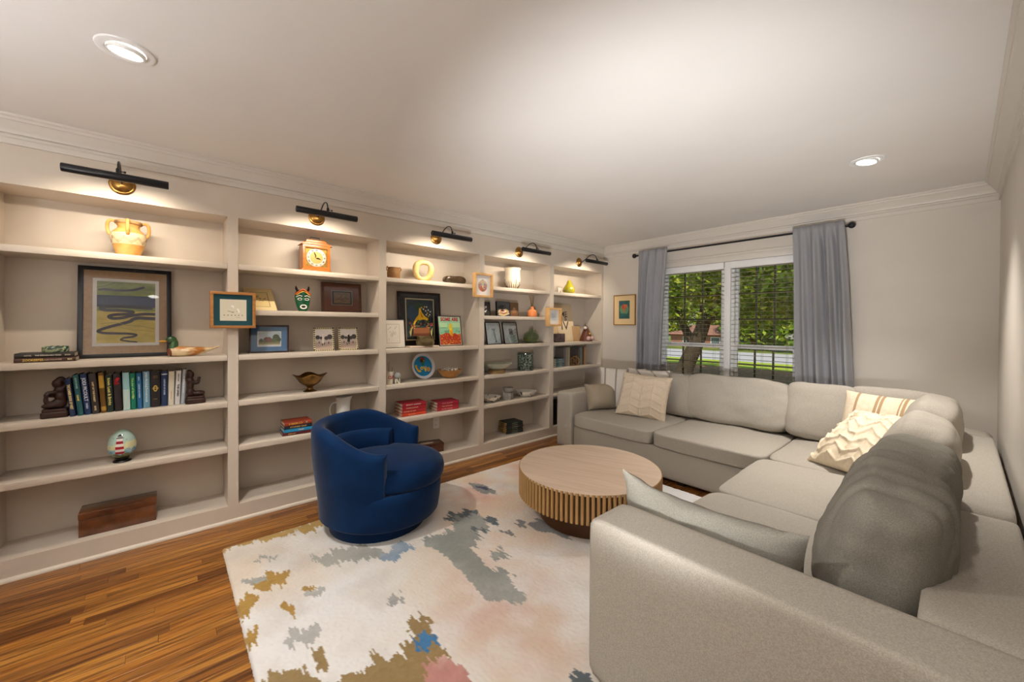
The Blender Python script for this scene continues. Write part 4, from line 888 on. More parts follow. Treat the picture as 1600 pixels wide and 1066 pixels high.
frame('dark frame with wide blue mat around a small house picture', .252, .205, (-.12, .575, SC+.001), mat('mahogany', '#33191a', .3), .012, .02, rz=R(-12), lean=R(8), board=BLUEM, inset=(.050, .045), art=cottage, glass=True)
for k, (yc, lb, tr) in enumerate([(.946, 'small chequered frame with a grey photo of a white tower, left of two', 0), (1.137, 'small chequered frame with a grey photo of a dark tree, right of two', 1)]):
    def bw(p, w, h, k=k):
        p.rect(0, 0, w, h, '#b8aaa0'); p.rect(0, h*.62, w, h, '#cfc4bc'); p.rect(0, 0, w, h*.36, '#a89488')
        for (a, b_, r) in ((.15, .60, .13), (.85, .62, .16), (.65, .56, .12), (.35, .57, .09)): p.disc(w*a, h*b_, w*r, '#4a4442', ry=h*r*.8)
        if k == 0: p.poly([(w*.38, h*.3), (w*.52, h*.3), (w*.48, h*.82), (w*.42, h*.82)], '#d8d0c8'); p.disc(w*.45, h*.82, w*.05, '#c8beb4')
        else: p.poly([(w*.42, h*.35), (w*.60, h*.35), (w*.58, h*.72), (w*.46, h*.72)], '#2e2a28'); p.disc(w*.45, h*.74, w*.05, '#e0d8d0')
        for (a, b_) in ((.38, .2), (.5, .24), (.2, .3), (.75, .28)): p.rect(w*a, h*b_, w*(a+.05), h*(b_+.1), '#332e2c')
    t = frame(lb, .150, .186, (-.085, yc, SC+.001), flat('#e0d2a4'), .012, .014, rz=R(-5), lean=R(9), inset=(.012, .012), art=bw, group='chequered photo frames')
    p = Print(.0003, 0, 0); N = 11
    for i in range(N*2):
        q = i/(N*2)
        for (a, b_, c_, d_) in (((-.075+.15*q), .001, (-.075+.15*(q+.5/N)), .011), ((-.075+.15*q), .175, (-.075+.15*(q+.5/N)), .185)):
            if i % 2 == 0: p.k = 1; p.rect(a, b_, c_, d_, '#1d1a18')
        z0 = .186*q; z1 = .186*(q+.5/N)
        if i % 2: p.k = 1; p.rect(-.0745, z0, -.064, z1, '#1d1a18'); p.k = 1; p.rect(.064, z0, .0745, z1, '#1d1a18')
    p.build(t, 'chequers')
BRZ = mat('bronze', '#8a6a3a', .3, metal=1, col2='#5a4426', nscale=10)
def bronze():
    m = M(); n = 48; prof = [(.048, 0), (.050, .004), (.036, .010), (.022, .020), (.020, .032), (.030, .042), (.055, .055), (.078, .078), (.095, .108), (.112, .128)]
    prof = prof+[(.110, .130), (.090, .110), (.072, .080), (.050, .060), (.025, .048)]
    m.lathe([(.0001, 0)]+prof+[(.0001, .047)], n)
    out = []
    for (x, y, z) in m.v:
        a = math.atan2(y, x); k = max(0, (z-.085)/.045); r = math.hypot(x, y); f = 1+.10*k*cos(4*a+.6); out.append((x*f, y*f, z+.010*k*cos(4*a+.6)))
    m.v = out; o = m.build('bronze_bowl', BRZ, None, smooth=60); o.location = (-.12, .85, SD); tag(o, 'footed bronze bowl with a wavy rim on the second bay shelf', 'bowl')
bronze()
MULT = mat('tapestry_cloth', '#a03a22', .6, col2='#2f5f6a', nscale=70, ndet=2, lo=.45, hi=.55)
for k, (th, c, lb, w, tt) in enumerate([(.024, '#5a1a22', 'dark red book at the bottom of the colourful pile', .205, [('MEMORY', -.2, .25, .010, '#c89a5a')]), (.026, '#2a93c8', 'turquoise book in the colourful pile', .190, [('TALES', .1, .2, .012, '#e8c8a8')]), (.024, '#2a2a38', 'patterned dark book in the colourful pile', .188, [('STORIES OLD', 0, .6, .013, '#d8b06a')]), (.026, '#a0402a', 'orange-red book on top of the colourful pile', .186, [('HERO', -.1, .5, .016, '#d8b048'), ('X', .3, .08, .016, '#8fd0c8')])]):
    z = SE+[0, .0245, .051, .0755][k]; book_flat(lb, w, th, .14, c, (-.055+.004*k, .752, z), R(-3+k), tt, 'colourful pile of books')
t = thing('pitcher', 'white ceramic pitcher on the shelf behind the blue chair', 'pitcher', (-.13, 1.105, SE)); WC = mat('white_ceramic', '#dcdad4', .25)
m = M(); m.lathe(hollow([(.052, 0), (.056, .006), (.056, .05), (.054, .15), (.053, .20), (.056, .236)], .004), 36)
m.v = [(x, y+(.022*max(0, (z-.19)/.046)*max(0, y/.056)**2), z+.006*max(0, (z-.2)/.036)*max(0, y/.056)) for x, y, z in m.v]; m.build('body', WC, t, smooth=50)
m = M(); m.tube(spline([(0, -.052, .19), (0, -.085, .185), (0, -.105, .15), (0, -.098, .10), (0, -.070, .06), (0, -.054, .05)], 6), .006, 10); m.build('handle', WC, t, smooth=True)

# ------------------------------------------------------------ bay 3
t = thing('clay_pot', 'small brown clay pot with a loop handle on the third bay top shelf', 'pot', (-.11, 1.535, SA)); CLAY = mat('brown_clay', '#8a6038', .7, col2='#a27a4c', nscale=50, bump=.2, bscale=90)
m = M(); m.lathe(hollow([(.050, 0), (.056, .01), (.058, .06), (.054, .080), (.050, .090), (.053, .103)], .005), 32); m.build('body', CLAY, t, smooth=45)
for s in (-1, 1):
    m = M(); m.tube([(0, s*(.055+.014*sin(pi*k/8)), .070+.040*k/8*1.0) for k in range(9)], .006, 8); m.build('handle', CLAY, t, smooth=True)
t = thing('ring_sculpture', 'cream ring-shaped stone sculpture on the third bay top shelf', 'sculpture', (-.12, 1.835, SA), R(-18)); ON = mat('onyx', '#e3cc92', .35, col2='#d2b26c', nscale=9, coat=.2)
m = M(); n = 40; path = []; rad = []
for k in range(n):
    a = 2*pi*k/n; rx = .078-.006*cos(2*a); path.append((.012*sin(a), rx*cos(a)*(1-.10*sin(a)*(-1)), .104+.078*sin(a))); rad.append(.026+.004*cos(a*2+.7))
m.tube(path, rad, 14, closed=True); m.v = [(x*1.25, y, max(z, .004)) for x, y, z in m.v]; m.build('ring', ON, t, smooth=70)
m = M(); m.superbox(.07, .105, .012, 10, 6, T=Matrix.Translation((0, .02, .006))); m.build('foot', ON, t, smooth=50)
m = M(); m.superbox(.12, .25, .085, 3.2, 16, (0, 0, -.12), lambda P, q: Vector((P.x, P.y*(1-.10*max(0, q[2])), P.z+.004*sin(P.y*30)*max(0, q[2]))), Matrix.Translation((0, 0, .0425))); o = m.build('stone_vessel', mat('polished_stone', '#4a3826', .15, col2='#362818', nscale=18, coat=.4), None, smooth=70); o.location = (-.11, 2.175, SA); tag(o, 'long polished dark brown stone on the third bay top shelf', 'ornament')
def sketch(p, w, h):
    p.rect(0, 0, w, h, '#55504a'); p.rect(.002, .002, w-.002, h-.002, '#e4ddd2'); rd_ = random.Random(4)
    for _ in range(26):
        x, y = rd_.uniform(.08, .92)*w, rd_.uniform(.05, .35)*h; p.k -= 1; p.ribbon([(x, y), (x+rd_.uniform(-.08, .08)*w, y+rd_.uniform(.02, .1)*h)], .0018, '#6a645c')
    for pts in ([(.3, .35), (.38, .6), (.42, .35)], [(.45, .4), (.5, .7), (.58, .42)], [(.2, .55), (.3, .62)], [(.62, .75), (.8, .9)], [(.1, .7), (.35, .85)], [(.55, .5), (.68, .6), (.7, .45)]): p.ribbon([(a*w, b_*h) for a, b_ in pts], .0025, '#5a544c')
frame('white-matted ink sketch leaning at the left of the third bay', .225, .262, (-.135, 1.552, SC+.001), BLKF, .004, .018, lean=R(7), board=mat('white_mat', '#e2dbcf', .7), inset=(.05, .045), art=sketch)
def gramo(p, w, h):
    p.rect(0, 0, w, h, '#cdbf95'); b = .012; p.o = (p.o[0], p.o[1]+b, p.o[2]+b); w -= 2*b; h -= 2*b
    p.rect(0, 0, w, h, mat('night_paint', '#1d2a3a', .6, col2='#2c4a52', nscale=14, ndet=4, spec=.3)); p.disc(w*.25, h*.66, w*.24, '#2b4f6c', ry=h*.2); p.disc(w*.45, h*.82, w*.2, '#2f5040', ry=h*.1)
    p.dots(60, w*.05, h*.22, w*.95, h*.45, .007, ['#7a2f3a', '#2f5a4a', '#8a4a2a', '#305a70', '#5a7a4a'], 21)
    p.poly([(w*.22, h*.14), (w*.84, h*.14), (w*.84, h*.29), (w*.22, h*.29)], '#8c5636'); p.poly([(w*.18, h*.08), (w*.82, h*.08), (w*.86, h*.14), (w*.20, h*.14)], '#6e4028'); p.rect(w*.24, h*.16, w*.82, h*.27, '#97603e'); p.disc(w*.52, h*.31, w*.28, '#2e3e3e', ry=h*.022)
    p.ribbon(spline([(w*.25, h*.33), (w*.28, h*.42), (w*.38, h*.52), (w*.50, h*.60)], 8), [.010+.0011*k for k in range(25)], '#d8a51e')
    p.poly([(w*.40, h*.50), (w*.46, h*.78), (w*.50, h*.80), (w*.55, h*.68), (w*.66, h*.58), (w*.80, h*.52), (w*.76, h*.47), (w*.6, h*.50), (w*.45, h*.47)], '#e3b422'); p.poly([(w*.50, h*.70), (w*.62, h*.54), (w*.52, h*.56)], '#a8781a')
    p.ribbon([(w*.25, h*.33), (w*.45, h*.33)], .004, '#c8a84a')
    for k, (a, b_) in enumerate([(.55, .80), (.62, .76), (.70, .72), (.76, .66), (.8, .74), (.85, .62), (.66, .82), (.74, .82), (.88, .70), (.8, .58), (.72, .62)]): p.disc(w*a, h*b_, .008, '#e6e0d0' if k % 3 else '#d8b060', n=6)
    for s in (.12, .9):
        for k in range(4): p.ribbon([(w*s, h*.08), (w*(s+.03*(k-1.5)), h*(.2+.03*k))], .005, '#c9c27a')
    p.dots(18, w*.1, h*.26, w*.3, h*.36, .006, ['#d8c07a', '#8a9a5a', '#b86a3a'], 22); p.dots(18, w*.7, h*.28, w*.95, h*.40, .006, ['#b84a3a', '#8a9a5a', '#b86a3a'], 23)
frame('tall dark frame with navy mat around a print of a yellow gramophone horn', .455, .528, (-.215, 1.868, SC+.001), mat('espresso', '#2a1a16', .25), .022, .025, lean=R(4), board='#171a26', inset=(.072, .060), art=gramo, glass=True)
def concert(p, w, h):
    p.rect(0, 0, w, h, '#8fc6a2'); rd_ = random.Random(9)
    p.poly([(0, 0), (w, 0), (w, h*.40), (w*.85, h*.36), (w*.72, h*.42), (w*.6, h*.38), (w*.45, h*.40), (w*.3, h*.44), (w*.15, h*.38), (0, h*.36)], '#b8402a')
    p.dots(90, w*.03, h*.02, w*.97, h*.36, .006, ['#d05a30', '#a82c22', '#d88a3a', '#c8452c'], 31); p.dots(40, w*.03, h*.01, w*.97, h*.14, .005, ['#e0a848', '#d88a3a'], 32)
    for s in (0, 1): p.poly([(w*(.0+.56*s), h*.62), (w*(.36+.62*s), h*.62), (w*(.36+.62*s), h*.80), (w*(.0+.56*s), h*.80)], '#a9cfa0')
    p.disc(w*.52, h*.62, w*.10, '#c9b840', ry=h*.16); p.disc(w*.53, h*.46, w*.09, '#d8a41e', ry=h*.14); p.disc(w*.52, h*.56, w*.05, '#e6c43a', ry=h*.05); p.disc(w*.56, h*.36, w*.05, '#d09018', ry=h*.07)
    p.dots(16, w*.05, h*.42, w*.4, h*.52, .004, ['#3f7a5a'], 33); p.dots(16, w*.65, h*.42, w*.95, h*.54, .004, ['#3f7a5a'], 34)
t = frame('bright red and green poster with bubble lettering in a thin black frame', .292, .305, (-.150, 2.172, SC+.001), BLKF, .006, .016, lean=R(8), board='#c9c4b4', inset=(.014, .014), art=concert, rz=R(6))
for (s, y, z, wd) in (('SOME ARE', 0, .268, .225), ('LIKE', -.085, .218, .085), ('YOU', .088, .218, .080)): text(s, .048, flat('#a8283c'), t, (-.003, y, z), width=wd, bold=.002)
book_flat('slim pale flat book with coral edge under the glass bowl', .30, .016, .10, '#d8c4b4', (-.02, 1.80, SC+.0005), 0, [('summer', .1, .3, .008, '#b86a5a')], 'single flat book')
SMOKE = mat('amber_glass', '#b9a878', .08, trans=.75, col2='#8f7d4c', nscale=20, spec=.6)
lathe_thing('glass_bowl', 'squat amber glass bowl in front of the gramophone print', 'bowl', (-.075, 1.832, SC+.017), hollow([(.060, 0), (.078, .006), (.088, .028), (.084, .050), (.074, .062), (.076, .078), (.082, .088)], .005), SMOKE)
t = thing('pen_cup', 'cream cup with red lettering and thin sticks at the left of the third bay', 'cup', (-.08, 1.480, SD)); m = M(); m.lathe(hollow([(.030, 0), (.033, .004), (.037, .10), (.039, .112)], .003), 28); m.build('cup', mat('cream_ceramic', '#ddd3c0', .35), t, smooth=45)
for k, s in enumerate('CUP'): a = R(-18+32*k); text(s, .036, flat('#b0343a'), t, (.0375*cos(a), .0375*sin(a), .062), (-sin(a), cos(a), 0), (0, 0, 1), bold=.001)
for (x, y, h) in ((.01, -.012, .19), (-.012, .006, .195), (.008, .016, .15)): m = M(); m.tube([(x*.6, y*.6, .006), (x*1.6, y*1.6, h)], .0016, 6); m.build('stick', flat('#4a4038'), t)
t = thing('glass_ornament', 'small glass ball on a white letter block beside the cup', 'ornament', (-.070, 1.552, SD)); GL = mat('clear_glass', '#ffffff', .03, trans=1, spec=.5)
m = M(); m.bb(-.014, .014, -.022, -.013, 0, .042); m.bb(-.014, .014, .013, .022, 0, .042); m.prism([(-.013, .042), (-.004, .042), (.013, 0), (.004, 0)], -.014, .014, 'x'); m.build('letter_block', mat('ivory', '#dcd6c4', .4), t, bevel=.001)
m = M(); m.ell((0, 0, .072), (.030, .030, .030), 24, 16); m.build('ball', mat('frosted_ball', '#d8dcdc', .12, trans=.6), t, smooth=True)
t = thing('love_plate', 'blue round plate with yellow bubble letters leaning upright in the third bay', 'plate', (-.19, 1.892, SD)); t.rotation_euler = (0, R(-14), R(2)); rr = .126
m = M(); m.lathe([(.0001, -.010), (.09, -.010), (.11, -.002), (rr, .006), (rr, .009), (.108, .003), (.1, -.002), (.0001, -.002)], 56, c=(0, 0, rr), axis='x'); m.build('plate', mat('plate_white', '#cfcfd4', .2, coat=.3), t, smooth=50)
p = Print(-.0018, 0, rr); p.disc(0, 0, .099, '#1b7fb4', n=48); p.disc(-.002, .060, .030, '#6a4a3a', ry=.032); p.disc(.006, .070, .016, '#8a3a2a'); p.disc(-.010, .050, .014, '#3a2a2a'); p.disc(0, .024, .014, '#2f6a4a', ry=.02); p.disc(.014, .052, .007, '#d08a4a')
p.k = 6; p.ribbon(spline([(-.078, .012), (-.070, -.020), (-.052, -.046), (-.030, -.046)], 6), [.020]*19, '#e3c22a'); p.ribbon(spline([(-.072, .004), (-.062, -.024), (-.046, -.042)], 6), [.009]*13, '#d8702a'); p.disc(-.018, -.020, .017, '#e8d23a'); p.disc(-.018, -.020, .007, '#1b7fb4')
p.poly([(.000, -.004), (.012, -.004), (.020, -.030), (.026, -.002), (.036, -.004), (.026, -.055), (.014, -.055)], '#e8c83a'); p.disc(.055, -.036, .022, '#e3a42a'); p.disc(.056, -.036, .009, '#1b7fb4'); p.rect(.040, -.040, .072, -.034, '#e3a42a'); p.build(t, 'painting')
t = thing('wooden_bowl', 'light wooden bowl filled with white shells in the third bay', 'bowl', (-.125, 2.135, SD)); m = M(); m.lathe(hollow([(.055, 0), (.070, .006), (.100, .045), (.122, .080)], .007), 40); m.build('bowl', mat('turned_wood', '#b98448', .4, col2='#a06c34', nscale=8, stretch=(1, 1, 6)), t, smooth=45)
SH = mat('shell', '#d9cfc2', .4, col2='#8a7868', nscale=60)
for k in range(22):
    a, r_ = k*2.4, .085*math.sqrt((k+.5)/22); o = M().ell((0, 0, 0), (.016, .011, .009), 10, 7).build('shell', SH, None, smooth=True); o.location = (-.125+r_*cos(a), 2.135+r_*sin(a), SD+.076+.010*H(k, 1)-.06*r_+.004); o.rotation_euler = (H(k, 2), H(k, 3), H(k, 4)*6)
    tag(o, 'small pale shell heaped in the light wooden bowl', 'shell', 'shells in the wooden bowl')
m = M(); m.lathe([(.0001, .012), (.090, .040), (.100, .062), (.0001, .066)], 30); m.build('shell_bed', SH, t, smooth=True)
for k in range(4): book_flat('red-spined book, '+['lowest', 'second from below', 'third from below', 'top one'][k]+' of the left red pile', .236, .029, .165, ['#d8482c', '#b82a32', '#b4232f', '#a81e30'][k], (-.062+.002*k, 1.716, SE+.0005+.0295*k), R([-2, -1, -2, -3][k]), [(['ISLAND', 'HOUSE OF ASH', 'CAROLINA', 'BRIGHT GARDEN'][k], [-.1, -.2, -.1, -.05][k], [.3, .5, .5, .6][k], .013, ['#e0a070', '#e8b080', '#e8c0a0', '#f0d8d0'][k])], 'left pile of red books')
for k in range(3): book_flat('red-spined book, '+['lowest', 'middle', 'top one'][k]+' of the right red pile', .232, .028, .165, ['#b8303a', '#a82434', '#9e1c34'][k], (-.060+.002*k, 2.075, SE+.0005+.0285*k), R([-4, -4, -5][k]), [(['RIVER SONG', 'THE ORCHARD', 'OLD ROADS'][k], -.05, .5, .012, ['#e8a0a0', '#e0b090', '#d89090'][k])], 'right pile of red books')
t = thing('wall_outlet', 'white double outlet on the back panel under the red books', 'outlet', (-DP, 2.072, .343)); m = M(); m.superbox(.006, .074, .118, 12, 6, T=Matrix.Translation((.003, 0, 0))); m.build('cover_plate', WHITE, t, smooth=50)
for s in (-1, 1):
    m = M(); m.superbox(.004, .034, .028, 4, 6, T=Matrix.Translation((.007, 0, s*.022))); r0 = m.build('receptacle', WHITE, t, smooth=50); m = M(); m.bb(.0088, .0093, -.008, -.006, s*.022-.004, s*.022+.006); m.bb(.0088, .0093, .006, .008, s*.022-.004, s*.022+.006); m.build('slot', flat('#333333'), r0)
t = thing('keepsake_box', 'dark wooden box with a pale oval on its lid behind the blue chair', 'box', (-.165, 1.90, S0), R(-12)); m = M(); m.bb(-.07, .07, -.17, .15, 0, .058); m.build('body', WALNUT, t, bevel=.002); m = M(); m.bb(-.072, .072, -.172, .152, .0585, .085); m.build('lid', WALNUT, t, bevel=.003); m = M(); m.lathe([(.0001, .0852), (.05, .0852), (.05, .0862), (.0001, .0864)], 32, c=(.01, 0, 0), sx=.7, sy=1.3); m.build('oval_inlay', flat('#b8a48c'), t)
def skull(p, w, h):
    p.rect(0, 0, w, h, '#e4e0dc'); p.disc(w*.5, h*.48, w*.30, '#b98a74', ry=h*.30, n=28); p.disc(w*.5, h*.62, w*.24, '#c9b49a', ry=h*.15, n=24); p.disc(w*.36, h*.55, w*.07, '#8a8f94'); p.disc(w*.64, h*.55, w*.07, '#8a8f94'); p.poly([(w*.5, h*.52), (w*.44, h*.40), (w*.56, h*.40)], '#e0c8b8')
    p.disc(w*.38, h*.36, w*.10, '#c0653c'); p.disc(w*.62, h*.34, w*.10, '#9a7a80'); p.disc(w*.5, h*.26, w*.10, '#a8604a', ry=h*.06); p.rect(w*.46, h*.78, w*.54, h*.80, '#55504a'); p.dots(14, w*.3, h*.3, w*.7, h*.7, .004, ['#d89a6a', '#7a8a9a', '#e8d8c0'], 41)
frame('maple shadow box with a small patterned skull hung on the third divider', .232, .245, (.046, 2.432, 1.622), MAPLE, .020, .046, board='#e6e2dd', inset=(.022, .022), art=skull, name='shadow_box', cat='shadow box', box=.022)

# ------------------------------------------------------------ bay 4
t = thing('drip_vase', 'cream vase with dark drips round its foot on the fourth bay top shelf', 'vase', (-.13, 2.965, SA)); CV = mat('cream_glaze', '#e0d3bc', .3, coat=.3); m = M()
pv = [(.040, 0), (.058, .012), (.080, .045), (.092, .085), (.094, .12), (.086, .18), (.085, .205), (.096, .232), (.100, .238)]; m.lathe(hollow(pv, .006), 40); m.build('body', CV, t, smooth=50); m = M()
for k in range(22):
    a = 2*pi*k/22; hh = .05+.07*H(k, 6); pts = [(r_*1.012*cos(a+.05*sin(k)), r_*1.012*sin(a+.05*sin(k)), z) for r_, z in ((.05, .006), (.070, .028), (.084, .055), (.092, .085), (.0945, .115), (.092, .14)) if z < hh+.02]; m.tube(pts, [.005*(1-.8*i/len(pts)) for i in range(len(pts))], 6)
m.build('drips', mat('drip_glaze', '#5a4a38', .3), t, smooth=True)
def smalldark(p, w, h): p.rect(0, 0, w, h, '#3a3434'); p.dots(14, w*.1, h*.1, w*.7, h*.9, .010, ['#cfc8c4', '#8a8280', '#e0dcd8'], 51)
frame('small dark picture half hidden behind the third divider in the fourth bay', .165, .152, (-.14, 2.582, SB+.001), BLKF, .010, .016, lean=R(6), art=smalldark, inset=(.010, .010))
def face(p, w, h):
    p.rect(0, 0, w, h, '#4a4c50'); p.disc(w*.5, h*.30, w*.42, '#c9a878', ry=h*.26); p.disc(w*.45, h*.34, w*.30, '#e0cdb0', ry=h*.14); p.disc(w*.42, h*.38, w*.18, '#9a5a44', ry=h*.07); p.disc(w*.42, h*.40, w*.08, '#2a2220', ry=h*.05); p.disc(w*.4, h*.62, w*.32, '#33302e', ry=h*.16); p.dots(20, w*.5, h*.55, w*.98, h*.95, .006, ['#6a6e74', '#55585e'], 52); p.ribbon(spline([(w*.1, h*.12), (w*.5, h*.05), (w*.95, h*.2)], 6), .008, '#e8d8b0'); p.ribbon(spline([(w*.2, h*.3), (w*.5, h*.2), (w*.8, h*.3)], 6), .008, '#8a4a3a')
frame('small canvas painting in grey and cream in the fourth bay', .190, .166, (-.13, 2.842, SB+.001), BLKF, .002, .026, lean=R(4), art=face, inset=(.002, .002), name='canvas_painting', cat='painting')
def brown(p, w, h): p.rect(0, 0, w, h, '#6a5038'); p.disc(w*.52, h*.38, w*.26, '#8a6244', ry=h*.24); p.disc(w*.52, h*.56, w*.16, '#a07a58', ry=h*.10); p.rect(w*.3, h*.05, w*.75, h*.25, '#7a4e34')
frame('small brown canvas panel right of the grey and cream painting', .125, .160, (-.13, 3.002, SB+.001), flat('#4a3626'), .002, .024, lean=R(4), art=brown, inset=(.002, .002), name='canvas_painting', cat='painting')
t = thing('reed_diffuser', 'orange bottle with thin reeds on the fourth bay shelf', 'diffuser', (-.11, 3.262, SB)); m = M(); m.lathe([(.0001, 0), (.050, 0), (.055, .006), (.055, .062), (.048, .080), (.022, .092), (.018, .098), (.018, .124), (.012, .124), (.012, .10), (.0001, .1)], 32); m.build('bottle', mat('orange_glaze', '#d8834a', .3), t, smooth=45)
for k in range(7): a = k*.9+.3; m = M(); m.tube([(.006*cos(a), .006*sin(a), .10), (.022*cos(a), .034*sin(a)-.01, .245+.02*H(k, 9))], .0018, 6); m.build('reed', flat('#8a6a44'), t)
def pale(k):
    def f(p, w, h):
        p.rect(0, 0, w, h, mat('pale_print', '#cbd7d9', .25, col2='#e4ecea', nscale=12, stretch=(1, 3, 1), spec=.5))
        if k: p.rect(w*.40, h*.42, w*.68, h*.72, '#8a7266'); p.rect(w*.44, h*.45, w*.64, h*.66, '#6f6a66'); p.poly([(w*.3, h*.4), (w*.8, h*.4), (w*.9, h*.05), (w*.5, h*.05)], '#a4c0b8')
        else: p.poly([(w*.38, h*.72), (w*.70, h*.72), (w*.60, h*.6), (w*.74, h*.05), (w*.58, h*.05), (w*.50, h*.62)], '#93aeb0'); p.poly([(w*.1, h*.45), (w*.45, h*.6), (w*.2, h*.2)], '#dfe6e2')
    return f
frame('thin black frame with a pale hazy print, left of two in the fourth bay', .205, .250, (-.11, 2.700, SC+.001), BLKF, .008, .014, lean=R(12), art=pale(0), inset=(.008, .008), glass=True, group='pale prints in the fourth bay')
frame('thin black frame with a brown square on pale print, right of two', .215, .250, (-.11, 2.948, SC+.001), BLKF, .008, .014, lean=R(12), art=pale(1), inset=(.008, .008), glass=True, group='pale prints in the fourth bay')
t = thing('glass_bottle', 'round green glass bottle with a small loop handle in the fourth bay', 'bottle', (-.15, 3.285, SC)); GG = mat('green_glass', '#c2d6ac', .05, trans=.95, spec=.6); m = M(); m.lathe([(.0001, 0), (.045, 0), (.075, .012), (.096, .045), (.098, .065), (.085, .098), (.050, .122), (.024, .132), (.021, .165), (.027, .172), (.022, .174), (.017, .165), (.018, .134), (.045, .118), (.080, .095), (.092, .065), (.090, .047), (.070, .017), (.0001, .006)], 36); m.build('bottle', GG, t, smooth=50)
m = M(); m.tube(spline([(0, .022, .150), (0, .055, .150), (0, .070, .125), (0, .066, .108)], 6), .005, 8); m.build('handle', GG, t, smooth=True); m = M(); m.lathe([(.0001, .007), (.069, .018), (.089, .047), (.09, .06), (.0001, .06)], 32); m.build('liquid', mat('olive_oil', '#c2b23a', .05, trans=.7), t, smooth=True)
t = thing('footed_bowl', 'pale wide bowl on a light wooden stand in the fourth bay', 'bowl', (-.12, 2.735, SD)); m = M(); m.lathe(hollow([(.055, .042), (.080, .046), (.130, .075), (.168, .108)], .007), 44); m.build('bowl', mat('celadon', '#cfd0c0', .3, col2='#bcc0b0', nscale=6), t, smooth=45); m = M(); m.lathe([(.0001, 0), (.095, 0), (.098, .006), (.088, .016), (.080, .028), (.092, .038), (.0001, .042)], 32); m.build('stand', mat('light_root_wood', '#b99a6c', .6, col2='#9a7c50', nscale=16, bump=.3, bscale=40), t, smooth=45)
t = thing('glass_vase', 'speckled clear glass cylinder vase with a blue base in the fourth bay', 'vase', (-.12, 3.168, SD)); SPK = mat('speckled_glass', '#3f5450', .06, col2='#b9c6b4', nscale=55, ndet=5, lo=.40, hi=.64, trans=.6); m = M(); m.lathe(hollow([(.092, 0), (.097, .008), (.097, .20)], .006), 40); m.build('cylinder', SPK, t, smooth=45); m = M(); m.lathe([(.0001, .007), (.0905, .0075), (.0905, .03), (.0001, .034)], 36); m.build('blue_base', mat('cobalt_glass', '#1c2f5a', .08), t, smooth=45)
SPOT = mat('spotted_ceramic', '#e2ddd2', .3, col2='#2a2622', nscale=22, ndet=1, lo=.64, hi=.66)
lathe_thing('spotted_bowl', 'white bowl with black spots at the left of the fourth bay', 'bowl', (-.125, 2.655, SE), hollow([(.045, 0), (.060, .004), (.092, .030), (.112, .062)], .006), SPOT, group='spotted bowls'); lathe_thing('spotted_bowl', 'white bowl with black spots right of the stone cube', 'bowl', (-.125, 3.185, SE), hollow([(.050, 0), (.066, .004), (.102, .032), (.124, .064)], .006), SPOT, group='spotted bowls', rz=1)
t = thing('stone_cube', 'grey stone cube between the two spotted bowls', 'block', (-.125, 2.905, SE), R(30)); STN = mat('grey_stone', '#a29c94', .7, col2='#8f8981', nscale=30, bump=.15, bscale=60); m = M(); m.bb(-.048, .048, -.048, .048, 0, .074); m.build('cube', STN, t, bevel=.003)
lathe_thing('stone_cup', 'small grey stone cup standing on the stone cube', 'cup', (-.125, 2.905, SE+.0745), hollow([(.038, 0), (.050, .010), (.058, .035), (.060, .056)], .007), STN)
for k in range(6): book_flat('dark-covered magazine with yellowish page edges, '+['lowest', 'second', 'third', 'fourth', 'fifth', 'top'][k]+' in the low stack', .225-.002*(k % 3), .0205, .17, ['#2c3432', '#3a2f28', '#26302e', '#34302a', '#2a2a2e', '#1f2c2c'][k], (-.10+.003*(k % 2), 2.985, S0+.0005+.021*k), R(-10+2*(k % 3)), [(['NATURE', 'ATLAS', 'VOYAGES', 'GARDENS', 'OCEANS', 'EARTH'][k], 0, .35, .009, '#9aa08c')], 'low stack of magazines', mat('yellow_pages', '#b99a5a', .8))
def scrap(p, w, h): p.rect(0, 0, w, h, '#e6e6e2'); p.rect(w*.2, h*.2, w*.8, h*.85, '#d4dade'); p.ribbon(spline([(w*.3, h*.75), (w*.6, h*.6), (w*.4, h*.4), (w*.7, h*.25)], 6), .003, '#9aa4aa')
frame('light wood shadow box with a white print hung on the fourth divider', .225, .216, (.062, 3.482, 1.332), MAPLE, .020, .062, board='#e6e6e2', inset=(.04, .036), art=scrap, name='shadow_box', cat='shadow box', box=.030)

# ------------------------------------------------------------ bay 5
lathe_thing('ceramic_pear', 'yellow-green ceramic pear on the last bay top shelf', 'ornament', (-.13, 3.945, SA), [(.0001, 0), (.050, 0), (.072, .015), (.080, .045), (.072, .080), (.052, .110), (.036, .135), (.026, .160), (.018, .176), (.0001, .184)], mat('pear_glaze', '#a89a1e', .15, col2='#8a8a1c', nscale=8, coat=.5))
def tower(p, w, h): p.rect(0, 0, w, h, '#c9bcae'); p.poly([(w*.45, h*.1), (w*.75, h*.1), (w*.62, h*.55), (w*.58, h*.55)], '#5a504a')
frame('tiny pale print of a dark spire beside the yellow pear', .085, .085, (-.16, 3.815, SA+.001), flat('#c2b4a6'), .003, .008, lean=R(8), art=tower, inset=(.003, .003))
t = thing('letter_canvas', 'tall cream canvas with dark letters at the back of the last bay', 'canvas', (-.175, 3.955, SC+.0005)); t.rotation_euler = (0, R(-9), 0); m = M(); m.bb(-.022, 0, -.18, .18, 0, .495); m.build('canvas', mat('cream_canvas', '#d9c4a4', .8, bump=.1, bscale=400), t, bevel=.002)
for (s, y, z, sz, wd) in (('ME', .005, .360, .10, .13), ('IV', .0, .205, .16, .15), ('S', .03, .30, .07, .05)): text(s, sz, flat('#4a3f38'), t, (.0008, y, z), width=wd, bold=.001)
def peach(p, w, h): p.rect(0, 0, w, h, '#dcbc90')
